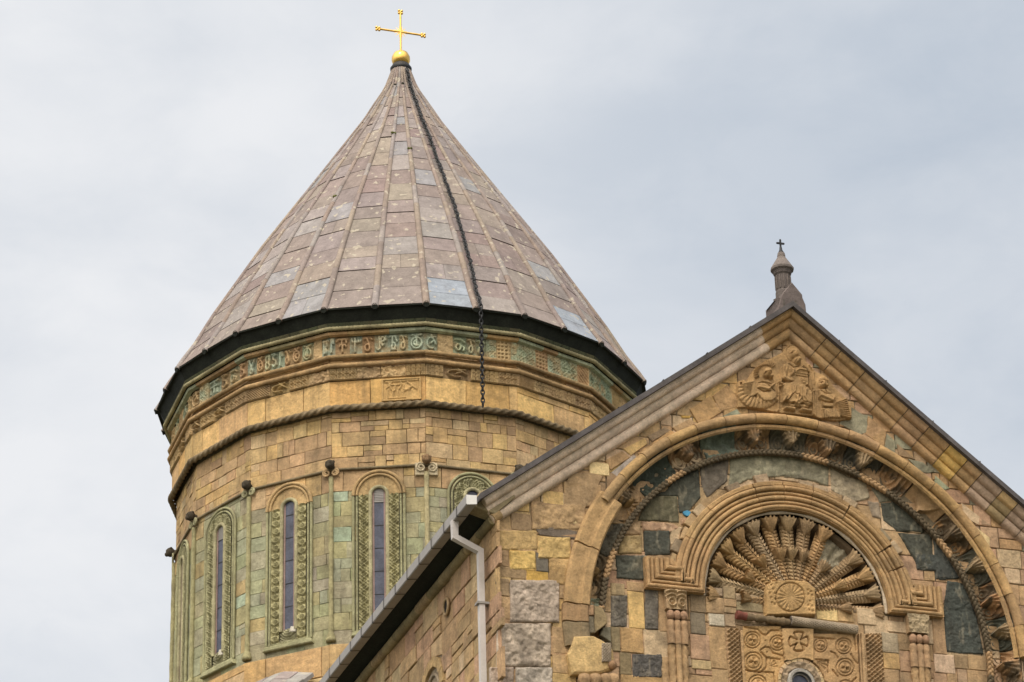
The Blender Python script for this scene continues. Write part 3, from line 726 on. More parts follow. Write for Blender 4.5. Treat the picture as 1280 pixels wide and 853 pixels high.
# ---- iron chain down the cone
chn = MB()
def chain_pt(z):
    th = radians(np.interp(z, [49.2, 52.6, 56.5, 60, 62.4], [-.6, -1.9, -3.1, -5, -9])); t_ = rz(z)+.13
    return np.array([AX[0]-sin(th)*t_, AX[1]-cos(th)*t_, z])
path = [chain_pt(z) for z in np.linspace(62.35, 49.25, 120)]; e0 = path[-1]
path += [e0+np.array([0, -.04, -.04-.01*i*0])-np.array([0, 0, (i+.2)*.12]) for i in range(31)]
path = np.array(path); s = np.r_[0, np.cumsum(np.linalg.norm(np.diff(path, axis=0), axis=1))]; i = 0; d = 0.
def link(c, t, side, L, w, r):
    pts = [c+t*(L/2*cos(a_))+side*(w*sin(a_)) for a_ in np.linspace(0, 2*pi, 10, endpoint=False)]
    n_ = np.cross(t, side); tube(chn, pts, r, n_, (0, 0, 0), 5, closed=True)
while d < s[-1]-.1:
    c = np.array([np.interp(d, s, path[:, q]) for q in range(3)]); c2 = np.array([np.interp(min(d+.1, s[-1]), s, path[:, q]) for q in range(3)])
    t = c2-c; t /= np.linalg.norm(t); up_ = np.array([1., 0, 0]); side = up_-t*(up_@t); side /= np.linalg.norm(side)
    on_roof = c[2] > 49.3
    if i % 2: side = np.cross(t, side)
    w_ = .055 if not on_roof else .05; link(c+(np.array([rng.uniform(-.025, .025), 0, 0]) if on_roof else 0), t, side, .20, w_, .022 if not on_roof else .025)
    d += .135 if not on_roof else .12; i += 1
co_ = chn.build('hanging_chain', M_IR); co_['label'] = 'black iron chain running down the cone and dangling below its eaves'; co_['category'] = 'chain'

# ================================================================== GABLED FRONT
church = empty('gabled_nave', (0, 0, 0), 'sandstone church gable with carved arches, reliefs and raking cornice', 'church')
fm_ = lambda x, z, n=0.: (x, -n, z)                 # facade plane y=0, n towards the viewer
def fmY(Y): return lambda x, z, n=0.: (x, Y-n, z)
SLL, SLR, APX, APZ = .752, .830, .15, 36.42
XL, XR = -7.14, 7.30
def zrake(x): return APZ-(SLL*(APX-x) if x < APX else SLR*(x-APX))
AC = (0.0, 28.86); AR = 5.42; Z0 = 24.0; YT = .30     # great arch, tympanum plane
def poly_px(frame, pts, Y=0.): P = [at(*frame(x, y), Y) for x, y in pts]; return [(p[0], p[2]) for p in P]
def rect_px(frame, x0, y0, x1, y1, Y=0.):
    a_ = at(*frame(x0, (y0+y1)/2), Y); b_ = at(*frame(x1, (y0+y1)/2), Y); c_ = at(*frame((x0+x1)/2, y0), Y); d_ = at(*frame((x0+x1)/2, y1), Y)
    return [(a_[0], d_[2]), (b_[0], d_[2]), (b_[0], c_[2]), (a_[0], c_[2])]
# backing of the facade with the arch opening cut out
bk = MB(); out_, inn_ = [], []
def hit(t):
    dx, dz = cos(t), sin(t); s_ = 1e9
    if dx > 1e-6: s_ = min(s_, (XR-AC[0])/dx)
    if dx < -1e-6: s_ = min(s_, (XL-AC[0])/dx)
    for sl, sg in ((SLL, -1), (SLR, 1)):     # z = APZ - sl*|x-APX|
        den = dz+sl*dx*sg
        if den > 1e-6:
            k = (APZ+.25-AC[1]-sl*sg*(AC[0]-APX))/den
            if k > 0: s_ = min(s_, k)
    return (AC[0]+dx*s_, AC[1]+dz*s_)
ts = np.linspace(0, pi, 121)
for t in ts: inn_.append((AC[0]+5.33*cos(t), AC[1]+5.33*sin(t))); out_.append(hit(t))
n_ = len(ts)
V = [(x, .03, z) for x, z in out_]+[(x, .03, z) for x, z in inn_]+[(x, .5, z) for x, z in inn_]
bk.add(V, [[i, i+1, n_+i+1, n_+i] for i in range(n_-1)]+[[n_+i, n_+i+1, 2*n_+i+1, 2*n_+i] for i in range(n_-1)], (.3, .25, .16))
bk.add([(XL, .03, 0), (-5.33, .03, 0), (-5.33, .03, AC[1]), (XL, .03, AC[1])], [[0, 1, 2, 3]], (.3, .25, .16))
bk.add([(5.33, .03, 0), (XR, .03, 0), (XR, .03, AC[1]), (5.33, .03, AC[1])], [[0, 1, 2, 3]], (.3, .25, .16))
oa = [(AC[0]+5.35*cos(t), YT+.04, AC[1]+5.35*sin(t)) for t in ts]; ia = [(.03+2.27*cos(t), YT+.04, 29.90+2.27*sin(t)) for t in ts]
bk.add(oa+ia, [[i, i+1, n_+i+1, n_+i] for i in range(n_-1)], (.3, .25, .16))
bk.add([(-5.35, YT+.04, 0), (5.35, YT+.04, 0), oa[0], ia[0], ia[-1], oa[-1]], [[0, 1, 2, 3, 4, 5]], (.3, .25, .16))
bk.add([(-2.24, YT, 29.84), (2.3, YT, 29.84), (2.3, 1.0, 29.84), (-2.24, 1.0, 29.84)], [[0, 1, 2, 3]], (.3, .25, .16))
bk.build('wall_core', M_MO, church)
fw = MB()
digit = []
def rough(frame, col, x0, y0, x1, y1, Y=0., amp=.075, base=.045, seed=0, st=3.6):
    c = np.array(col); w, h = x1-x0, y1-y0
    def hf(U, V):
        e = np.minimum(np.minimum(U-x0, x1-U), np.minimum(V-y0, y1-V))/min(w, h)
        n_ = fbm(U*.05+seed, V*.05+seed*2, 5); rid = np.abs(fbm(U*.03+seed+7, V*.03, 3)-.47)*4
        return np.maximum(base+amp*(n_-.3)*1.3-amp*.35*np.clip(1-rid*5, 0, 1)-.05*np.clip(1-e/.035, 0, 1)**2, .018)
    def cf(U, V, H): k = (.72+.6*fbm(U*.03+seed+3, V*.03, 4))[..., None]; return c*k
    relief(fw, frame, x0, y0, x1, y1, st, Y, hf, cf, grain=.012)
def B(frame, col, *r, Y=0., n=.012):
    P = rect_px(frame, *r, Y=Y) if isinstance(r[0], (int, float)) else poly_px(frame, r, Y); digit.append((P, Y)); 
    stone(fw, P, fmY(Y), jit(col, .04), -.035, n+rng.uniform(-.006, .006)+.014, .016, .006)
def roughp(frame, col, pts, Y=0., amp=.024, base=.03, seed=0, st=4.5, sc=.035):
    c = np.array(col); xs = [p[0] for p in pts]; ys = [p[1] for p in pts]
    def hf(U, V):
        e = np.where(inpoly(U, V, pts), dpoly(U, V, pts, True), 0); n_ = fbm(U*sc+seed, V*sc+seed*2, 5); rid = np.abs(fbm(U*.022+seed+7, V*.022, 3)-.47)*4
        return np.maximum(base+amp*(n_-.3)*1.3-amp*.6*np.clip(1-rid*4, 0, 1)-.05*np.clip(1-e/7, 0, 1)**2, .004)
    def cf(U, V, H): n_ = fbm(U*.03+seed+3, V*.05, 4); return c*(.62+.75*n_)[..., None]+np.clip((fbm(U*.05+seed, V*.02+9, 4)-.55)*2.2, 0, .35)[..., None]*np.array([.30, .26, .18])
    relief(fw, frame, min(xs), min(ys), max(xs), max(ys), st, Y, hf, cf, mask=lambda U, V: inpoly(U, V, pts), grain=.010)
def RR(frame, col, *p, seed=[0], **k):
    seed[0] += 3.7
    if isinstance(p[0], (int, float)): x0, y0, x1, y1 = p; p = [(x0, y0), (x1, y0), (x1, y1), (x0, y1)]
    sh = lambda q: (q[0]+rng.uniform(-2, 2), q[1]+rng.uniform(-2, 2)); p = [sh(q) for q in p]; P2 = []
    for i in range(len(p)):     # ragged outline
        a_, b_ = p[i], p[(i+1) % len(p)]; P2.append(a_); L_ = hypot(b_[0]-a_[0], b_[1]-a_[1])
        for k_ in range(1, int(L_/28)): t_ = k_/int(L_/28); P2.append((a_[0]+(b_[0]-a_[0])*t_+rng.uniform(-2.5, 2.5), a_[1]+(b_[1]-a_[1])*t_+rng.uniform(-2.5, 2.5)))
    roughp(frame, jit(col, .05), P2, seed=seed[0], **k)
def test_face(P):
    cx = sum(p[0] for p in P)/len(P); cz_ = sum(p[1] for p in P)/len(P); 
    if cz_ < AC[1]: return clip(P, 1, 0, 5.36) if cx > 0 else clip(P, -1, 0, 5.36)
    a_ = atan2(cz_-AC[1], cx-AC[0]); nx, nz = cos(a_), sin(a_); P = clip(P, nx, nz, nx*AC[0]+nz*AC[1]+5.36); return P
def pal_face(x, z):
    if x < 0 and z > 31.5: return rng.choice([TAN, TAN, BRO, YEL, LTN, (.5, .34, .16)])
    if x > 0 and z > 31.5: return rng.choice([(.42, .275, .14), (.42, .275, .14), (.40, .28, .17), GGR, (.46, .31, .17), PNK])
    if x > 0: return rng.choice([TAN, PNK, (.36, .25, .16), LTN, (.44, .29, .17)])
    return rng.choice([TAN, BRO, YEL, TAN, (.40, .28, .15), (.48, .34, .17)])
cl = [(SLL/hypot(1, SLL)*1, -1/hypot(1, SLL), (SLL*APX-APZ)/hypot(1, SLL)-.1), (-SLR/hypot(1, SLR), -1/hypot(1, SLR), (-SLR*APX-APZ)/hypot(1, SLR)-.1)]
ashlar(fw, XL, 0, 27.0, 36.5, .50, .62, pal_face, fm_, clips=cl+[(1, 0, XL), (-1, 0, 0)], test=test_face, dn=.018, split=.25, gap=.009)
ashlar(fw, 0, XR, 27.0, 36.5, .42, .46, pal_face, fm_, clips=cl+[(1, 0, 0), (-1, 0, -XR)], test=test_face, dn=.018, split=.2, gap=.009)
ashlar(fw, XL, -5.35, 20.5, 27.0, .6, .9, pal_face, fm_, dn=.018); ashlar(fw, 5.35, XR, 20.5, 27.0, .6, .9, pal_face, fm_, dn=.018)
fw.add([(XL, -.01, 0), (-5.35, -.01, 0), (-5.35, -.01, 20.5), (XL, -.01, 20.5)], [[0, 1, 2, 3]], TAN)
fw.add([(5.35, -.01, 0), (XR, -.01, 0), (XR, -.01, 20.5), (5.35, -.01, 20.5)], [[0, 1, 2, 3]], TAN)
# stones that can be told apart on the left of the facade
for c, *r in ((TAN, 60, 300, 208, 375), ((.36, .25, .14), 187, 205, 383, 300), (BRO, 112, 240, 187, 303), ((.40, .28, .15), 305, 130, 440, 213), (YEL, 228, 160, 303, 212), (LYE, 320, 217, 380, 285),
              (LYE, 398, 55, 470, 100), (YEL, 207, 325, 330, 405), ((.36, .25, .15), 332, 337, 356, 408), ((.33, .23, .13), 60, 372, 105, 434), ((.68, .47, .17), 107, 374, 201, 445), (DGR, 203, 385, 249, 452), ((.40, .27, .13), 251, 403, 338, 500),
              ((.35, .25, .14), 60, 434, 167, 475), (OCH, 168, 449, 248, 488), ((.34, .25, .15), 60, 476, 106, 540), (TAN, 60, 542, 110, 625), ((.36, .25, .14), 289, 500, 328, 550), ((.66, .48, .18), 305, 553, 342, 654),
              (TAN, 262, 655, 345, 751), ((.45, .32, .17), 262, 754, 320, 822), ((.52, .37, .17), 262, 824, 350, 872), ((.36, .24, .14), 207, 303, 358, 322)):
    B(FA, c, *r)
for sd, (c, *r) in enumerate((((.44, .37, .30), 108, 482, 288, 637), ((.46, .39, .31), 62, 640, 258, 797), ((.50, .45, .38), 128, 800, 262, 900), ((.44, .36, .29), 35, 800, 122, 920))): rough(FA, c, *r, seed=sd*5+1)
for sd, (c, *r) in enumerate((((.52, .37, .17), 60, 302, 206, 374), ((.40, .28, .15), 189, 207, 382, 300), ((.58, .42, .18), 209, 326, 329, 404), ((.44, .30, .14), 252, 405, 337, 499), ((.64, .46, .17), 108, 376, 200, 444))): rough(FA, c, *r, seed=sd*3+40, amp=.045, base=.035)
B(FA, (.17, .14, .11), (195, 290), (240, 285), (300, 292), (355, 305), (352, 335), (280, 328), (215, 318), n=.02)
B(FA, (.12, .10, .08), (335, 412), (358, 405), (356, 430), (340, 440), n=.03)
for c, *p in ((YEL, (335, 180), (452, 118), (466, 150), (378, 214)), ((.40, .27, .14), (240, 240), (330, 188), (372, 225), (270, 290)), (GRL, (270, 305), (392, 207), (450, 262), (330, 348)),
              (LYE, (155, 297), (232, 252), (267, 290), (225, 315)), (ORA, (410, 203), (590, 78), (640, 110), (440, 225)), (TAN, (597, 65), (688, 17), (740, 45), (692, 88), (642, 103)),
              ((.30, .22, .14), (465, 110), (560, 62), (590, 78), (490, 140)), (OCH, (640, 0), (700, 0), (690, 15), (650, 14)),
              ((.38, .27, .15), (20, 390), (50, 310), (160, 305), (228, 320), (190, 400), (130, 495), (20, 480)), (LYE, (42, 488), (134, 497), (112, 582), (45, 578))): B(FB, c, *p)
for c, *p in (((.44, .29, .14), (10, 552), (135, 470), (205, 570), (70, 655)), ((.42, .28, .14), (150, 470), (240, 400), (305, 475), (300, 540), (200, 565)), ((.28, .30, .22), (120, 640), (300, 552), (330, 590), (240, 610), (150, 635)), (GGR, (980, 520), (1100, 600), (1110, 690), (1060, 710), (930, 640)),
              ((.42, .28, .14), (1110, 590), (1215, 690), (1205, 788), (1090, 700))): B(FJ, c, *p)
for c, *p in (((.42, .28, .15), (450, 10), (545, 90), (530, 170), (430, 100)), (GGR, (545, 95), (595, 140), (590, 205), (535, 170)), (BRO, (600, 150), (700, 235), (610, 215)), (GGR, (660, 230), (740, 250), (800, 300), (770, 310), (720, 300)),
              ((.30, .32, .22), (805, 320), (885, 390), (850, 400), (800, 370)), (LTN, (945, 465), (1045, 540), (1040, 585), (960, 545)), ((.36, .25, .16), (1050, 545), (1110, 590), (1050, 580)), (LYE, (1000, 580), (1095, 650), (1095, 720), (1060, 700))): B(FC, c, *p)
# field inside the great arch
def test_field(P):
    cx = sum(p[0] for p in P)/len(P); cz_ = sum(p[1] for p in P)/len(P)
    if hypot(cx, max(0, cz_-AC[1])) > 4.9: return []
    if abs(cx-.03) < 2.26 and cz_ > 29.55: 
        if cz_ < 29.9: return clip(P, 0, -1, -29.88)
    if cz_ > 29.88:
        d = hypot(cx-.03, cz_-29.9)
        if d < 2.3: return []
        if d < 3.2: a_ = atan2(cz_-29.9, cx-.03); return clip(P, cos(a_), sin(a_), cos(a_)*.03+sin(a_)*29.9+2.3)
    return P
T = dict(Y=YT)
ashlar(fw, -5.0, 5.0, 25.5, 33.5, .48, .6, [TAN, PNK, LTN, (.40, .28, .16)], fmY(YT), dn=.006, split=.2,
       test=test_field)
for c, *p in ((OLV, (412, 562), (470, 427), (625, 430), (635, 572)), (SLA, (560, 400), (600, 350), (740, 270), (752, 440), (690, 512), (635, 522), (625, 430), (470, 427)), ((.14, .12, .095), (745, 262), (900, 232), (892, 350), (780, 442), (752, 370)),
              (GGR, (905, 225), (1100, 203), (1285, 212), (1285, 325), (1150, 328), (1000, 345), (895, 405)), (PNK, (432, 562), (600, 575), (650, 600), (590, 625), (440, 615)), (SLA, (445, 612), (587, 610), (592, 745), (452, 748)),
              (TAN, (350, 565), (428, 565), (430, 638), (340, 638)), ((.36, .26, .13), (320, 640), (438, 640), (440, 740), (305, 740)), (SLA, (292, 742), (465, 742), (462, 880), (300, 870)), (LTN, (588, 590), (656, 592), (625, 690), (590, 690)), (PNK, (640, 545), (690, 540), (680, 585), (640, 585))): RR(FB, c, *p, **T)
for c, *p in (((.24, .23, .16), (0, 200), (120, 225), (240, 262), (235, 380), (120, 345), (0, 330)), ((.32, .27, .19), (245, 268), (345, 325), (430, 340), (460, 440), (360, 470), (250, 395)), ((.19, .18, .13), (440, 345), (560, 425), (590, 460), (510, 465)), ((.30, .25, .18), (440, 450), (505, 460), (520, 555), (470, 540)),
              (SLA, (515, 465), (590, 455), (745, 590), (740, 625), (600, 620), (525, 560)), (SLA, (602, 625), (785, 632), (800, 815), (715, 818), (690, 760), (640, 680)), ((.075, .083, .075), (792, 640), (850, 700), (925, 830), (930, 870), (808, 870))): RR(FC, c, *p, **T)
for c, *p in (((.070, .08, .073), (600, 5), (860, 30), (905, 165), (760, 175), (740, 120), (620, 115)), ((.066, .075, .068), (805, 175), (925, 200), (1000, 440), (1030, 632), (795, 622), (780, 360))): RR(FD, c, *p, **T)
for c, *r in ((DGR, 405, 248, 525, 468), (TAN, 519, 156, 640, 222), ((.64, .45, .19), 531, 223, 643, 480), (DGR, 646, 186, 742, 492), (TAN, 742, 196, 812, 504), (ORA, 481, 480, 634, 652), (LTN, 641, 492, 828, 680), ((.30, .24, .14), 410, 470, 474, 640), ((.29, .23, .13), 471, 646, 553, 805), ((.12, .115, .105), 557, 656, 768, 824), (TAN, 771, 678, 850, 870), (ORA, 480, 811, 768, 920), ((.34, .26, .15), 410, 165, 505, 250)): (RR if c[0] < .25 else B)(FE, c, *r, **T)
for c, *r in (((.24, .18, .11), 765, 528, 820, 600), ((.20, .17, .12), 765, 602, 820, 680), (PNK, 765, 682, 835, 772), (TAN, 822, 545, 885, 604), (TAN, 887, 552, 932, 580), ((.36, .26, .15), 887, 582, 932, 604), ((.58, .52, .40), 833, 606, 889, 650), ((.44, .30, .16), 835, 653, 896, 805), ((.52, .40, .22), 770, 774, 842, 808), (TAN, 845, 808, 905, 880), ((.35, .26, .17), 890, 606, 930, 652)): B(FA, c, *r, **T)
for c, *r in (((.72, .56, .27), 757, 710, 885, 788), ((.50, .35, .18), 888, 715, 980, 795), (LTN, 1002, 715, 1110, 812), ((.30, .23, .15), 105, 590, 205, 640), ((.40, .30, .18), 208, 585, 280, 660), ((.38, .29, .18), 283, 632, 443, 678), ((.34, .28, .17), 283, 680, 443, 735), (TAN, 1115, 700, 1170, 740)): B(FF, c, *r, **T)
for c, *r in (((.42, .35, .24), 402, 500, 505, 622), (TAN, 507, 512, 608, 610), ((.54, .37, .17), 412, 624, 514, 724), ((.47, .31, .19), 517, 614, 622, 742), (LTN, 436, 430, 580, 500), ((.44, .30, .17), 718, 358, 792, 630), ((.56, .42, .30), 727, 634, 850, 748), ((.32, .23, .13), 852, 636, 935, 722), (TAN, 937, 640, 1060, 730), ((.48, .32, .2), 727, 750, 805, 850), (TAN, 807, 750, 870, 850), ((.42, .3, .19), 872, 725, 930, 850), (TAN, 932, 732, 1060, 850), (TAN, 412, 726, 514, 850), ((.40, .28, .17), 517, 745, 622, 850)): B(FD, c, *r, **T)
facade_wall = fw.build('facade_wall', M_ST, church, 'patchwork of tan, yellow and slate blocks')
m = MB(); P = poly_px(FB, [(652, 515), (675, 508), (694, 515), (692, 535), (675, 540), (658, 530)], YT); stone(m, P, fmY(YT), (.08, .30, .50), -.02, .05, .01, .002)
m.build('blue_chip', M_CV, church, 'small blue chip of stone in the slate field')

# ---- great arch: outer roll, wide band on the left, carved soffit ring with plait
def apx(frame, x, y): p = at(*frame(x, y), 0.); return atan2(p[2]-AC[1], p[0]-AC[0])
rl = MB()
bounds = list(np.linspace(radians(1), radians(148), 19))
for a0, a1 in zip(bounds[:-1], bounds[1:]):
    c = jit(rng.choice([(.44, .29, .14), (.40, .27, .14), (.48, .32, .15), (.42, .28, .15)]), .05); dr = rng.uniform(-.02, .02)
    P = [(AC[0]+(5.43+dr)*cos(t), -.08, AC[1]+(5.43+dr)*sin(t)) for t in np.linspace(a0+.0015, a1-.0015, 8)]
    tube(rl, P, .118, (0, 1, 0), c, 12)
    sweep(rl, [(AC[0]+5.28*cos(t), AC[1]+5.28*sin(t)) for t in np.linspace(a0+.001, a1-.001, 6)], [(0, .0), (0, .07), (.06, .075), (.10, .03)], lambda x, z, n: (x, -n, z), c)
arch_o = rl.build('great_arch', M_CV, church)
wb = MB()
for a0, a1, c in ((146, 161, (.46, .31, .15)), (161, 176.5, (.44, .30, .15)), (176.5, 181, (.36, .24, .13)), (181, 187, (.26, .20, .12))):
    ts_ = np.radians(np.linspace(a0+.15, a1-.15, 10)); w0 = 5.02 if a0 < 176 else 5.05
    sweep(wb, [(AC[0]+w0*cos(t), AC[1]+(w0*sin(t) if t < pi else w0*sin(t))) for t in ts_][::-1], [(0, -.1), (0, .10), (.04, .15), (.20, .16), (.24, .12), (.30, .11), (.54, .14), (.60, .08), (.60, -.05)], lambda x, z, n: (x, -n, z), jit(c, .04), caps=True)
wb.build('wide_arch_band', M_CV, arch_o, 'broad worn arch stones on the left')
VB = [(188, 178, 'flat', (.44, .28, .15)), (178, 172, 'rub', (.30, .33, .24)), (172, 159, 'leaf', (.42, .28, .14)), (159, 148, 'rub', (.14, .13, .10)), (148, 137, 'leaf', (.44, .29, .15)), (137, 124, 'rub', (.06, .075, .06)), (124, 114, 'leaf', (.38, .25, .14)), (114, 104, 'rub', (.15, .18, .14)),
      (104, 94, 'leaf', (.42, .28, .15)), (94, 84, 'leaf', (.16, .15, .11)), (84, 73, 'leaf', (.40, .26, .14)), (73, 63, 'leaf', (.10, .10, .08)), (63, 54, 'curl', (.42, .27, .14)), (54, 43, 'tri', (.42, .28, .15)), (43, 32, 'leaf', (.42, .26, .13)), (32, 22.5, 'leaf', (.13, .13, .10)), (22.5, 13, 'leaf', (.44, .26, .13)), (13, 4, 'leaf', (.11, .115, .09)), (4, -6, 'leaf', (.42, .26, .14)), (-6, -15, 'leaf', (.2, .18, .13))]
for a1, a0, kind, c in VB:
    vm = MB(); c = np.array(jit(c, .05)); ns, nr = 60, 48; a0_, a1_ = radians(a0+.15), radians(a1-.15)
    S_, R_ = np.meshgrid(np.linspace(0, 1, ns), np.linspace(0, 1, nr))     # s along the arc (0 right .. 1 left), r: 0 outer, 1 inner
    r = 5.34-.62*R_; base = .03-.28*R_-.22*np.sin(R_*pi)             # n: towards the viewer; falls back to the field
    x = (S_-.5)*2; H = np.zeros(S_.shape)
    if kind == 'leaf':
        H += .05*np.clip(np.cos((np.hypot(np.abs(x)-.55, R_-.55)*30)), -.4, 1)*(R_ > .12)
        cx = rng.choice([-.05, .05]); w_ = .62*(1-((R_-.05)/.72))**.8*(R_ > .05)*(R_ < .77) if 0 else np.where((R_ > .05) & (R_ < .78), .60*np.clip(1-(R_-.05)/.73, 0, 1)**.75*(1+.10*np.cos(R_*38)), 0)
        inl = np.abs(x-cx) < w_; lob = np.cos(np.arctan2(x-cx, 1.0-R_)*22)
        bul = .06+.34*np.sin(np.clip((R_-.02)/.7, 0, 1)*pi/2)*(1-.35*np.clip(np.abs(x-cx)/np.maximum(w_, .01), 0, 1)**2)
        H = np.where(inl, bul*(1+.11*lob), H)
        eye = np.hypot((x-cx-.42), (R_-.16)*1.3) < .07; H = np.where(eye, -.02, H); eye = np.hypot((x-cx+.42), (R_-.16)*1.3) < .07; H = np.where(eye, -.02, H)
    elif kind == 'curl':
        H += .05*np.clip(np.cos((np.hypot(x-.3, R_-.3)*20)), -.3, 1)+.08*ell(x, R_, -.2, .45, .5, .25, 20, 1)
    elif kind == 'flat': H += .03*np.clip(np.cos((x+R_)*12), -.3, 1)
    elif kind == 'tri':
        H += np.where(np.abs(x) < 1.0*np.clip(.85-R_, 0, 1), .20*np.clip(R_/.8, 0, 1), 0)
    else: H += .24*(fbm(S_*5+a0, R_*4+a0*.3, 5)-.42)+.03
    H += .012*(fbm(S_*14+a0, R_*12, 3)-.5)
    edge = np.minimum(S_, 1-S_) < .012; n = base+np.where(edge, -.03, H)
    Tt = a0_+(a1_-a0_)*S_
    P = np.stack([AC[0]+r*np.cos(Tt), .0-n, AC[1]+r*np.sin(Tt)], -1)
    C = c[None, None]*np.ones(S_.shape+(1,))
    if kind == 'leaf' and c[0] < .2: 
        C = np.where((inl & (H > .04))[..., None], np.array([.36, .27, .16])*(.8+.4*fbm(S_*5, R_*5, 2))[..., None], C)
    if kind in ('leaf', 'curl') and c[0] > .2:
        k_ = np.clip((fbm(S_*4+a0, R_*4+a1, 4)-.37)*5, 0, .85)[..., None]; C = C*(1-k_)+np.array([.105, .088, .06])*k_
    if kind == 'rub': C = C*(.6+1.0*fbm(S_*5+3, R_*5+a0, 3))[..., None]
    vm.grid(P, C, True)
    vm.build('arch_stone', M_CV, arch_o)
pl = MB()
for off in (0, 2*pi/3, 4*pi/3):
    t = np.linspace(radians(-14), radians(187), 900); s_ = t*4.66; ph = s_*2*pi/.34+off
    rr = 4.66+.04*np.sin(ph); yy = .17+.035*np.sin(2*ph)
    P = np.stack([AC[0]+rr*np.cos(t), yy, AC[1]+.03+rr*np.sin(t)], -1)
    blot = fbm(np.degrees(t)/9, t*0+4, 2); cc = np.where(blot[:, None] > .47, np.array([.42, .28, .15]), np.array([.12, .095, .06]))
    tube(pl, P, .041, (0, 1, 0), (.4, .27, .14), 7, colf=lambda s, th, cc=cc: np.repeat(cc[:, None], len(th), 1), cap=False)
tube(pl, [(AC[0]+4.66*cos(t), .24, AC[1]+.03+4.66*sin(t)) for t in np.linspace(radians(-14), radians(187), 200)], .055, (0, 1, 0), (.2, .15, .1), 8)
pl.build('plaited_moulding', M_CV, arch_o)

# ---- inner niche arch with stepped ends
NC = (0.03, 29.90); NR = 2.24
prof = [(0, 0), (0, .16)]
def half_round(a0, a1, b, n=5): return [((a0+a1)/2-(a1-a0)/2*cos(pi*i/n), b+(a1-a0)/2*sin(pi*i/n)) for i in range(n+1)]
for a0, a1, b in ((.02, .11, .15), (.14, .21, .13), (.24, .34, .14), (.37, .44, .13), (.47, .58, .16)): prof += half_round(a0, a1, b)+[(a1+.015, b-.05)]
prof += [(.60, .16), (.68, .17), (.70, .14), (.70, 0)]
nm = MB(); cn = (.45, .30, .15)
arcp = [(NC[0]+NR*cos(t), NC[1]+NR*sin(t)) for t in np.linspace(0, pi, 49)]
ear_z = 29.86
joint = [0, 6, 9, 16, 21, 25, 29, 36, 41, 48]
# path runs right to left so that its left side points outwards... offsets are mirrored below
def mapn(x, z, n): return (x, YT-n, z)
rp = [(-a_, b_) for a_, b_ in prof]
for i0, i1 in zip(joint[:-1], joint[1:]):
    seg_ = arcp[i0:i1+1]; cseg = jit(cn, .06); dz = rng.uniform(-.012, .012)
    s2 = [(x+(.004 if k == 0 else 0), z) for k, (x, z) in enumerate(seg_)]
    if i0 == 0: s2 = [(3.60, 30.60), (3.60, ear_z), (NC[0]+NR, ear_z)]+s2[1:]
    if i1 == 48: s2 = s2[:-1]+[(NC[0]-NR, ear_z), (-3.60, ear_z), (-3.60, 30.60)]
    sweep(nm, s2, [(a_, b_+dz) if b_ > 0 else (a_, b_) for a_, b_ in rp], mapn, cseg, caps=True)
for t0 in np.linspace(8, 170, 24):   # worn outer course of the arch
    if rng.random() < .75:
        a_ = radians(t0); b_ = radians(t0+6.4); r1 = 3.08+rng.uniform(-.06, .06)
        stone(nm, [(NC[0]+r_*cos(t), NC[1]+r_*sin(t)) for r_, t in ((2.94, a_), (r1, a_), (r1, b_), (2.94, b_))], mapn, jit(rng.choice([(.40, .29, .16), (.30, .24, .16), (.46, .36, .24)])), -.02, .10+rng.uniform(-.02, .03), .02, .02)
niche = nm.build('niche_arch', M_CV, church, 'moulded arch with stepped ends')
lip = MB()
tube(lip, [(NC[0]+2.2*cos(t), YT-.03, NC[1]+2.2*sin(t)) for t in np.linspace(-.02, pi+.02, 60)], lambda s: .035+.012*sin(s*7), (0, 1, 0), (.58, .50, .38), 7)
lip.build('mortar_lip', M_CV, niche)

# ---- fan of carved ribs in the niche
FCp = at(986.6, 757.7, YT); FC0 = (float(FCp[0])+.12, float(FCp[2])+.02)
fan = MB(); nr_, nt_ = 40, 90
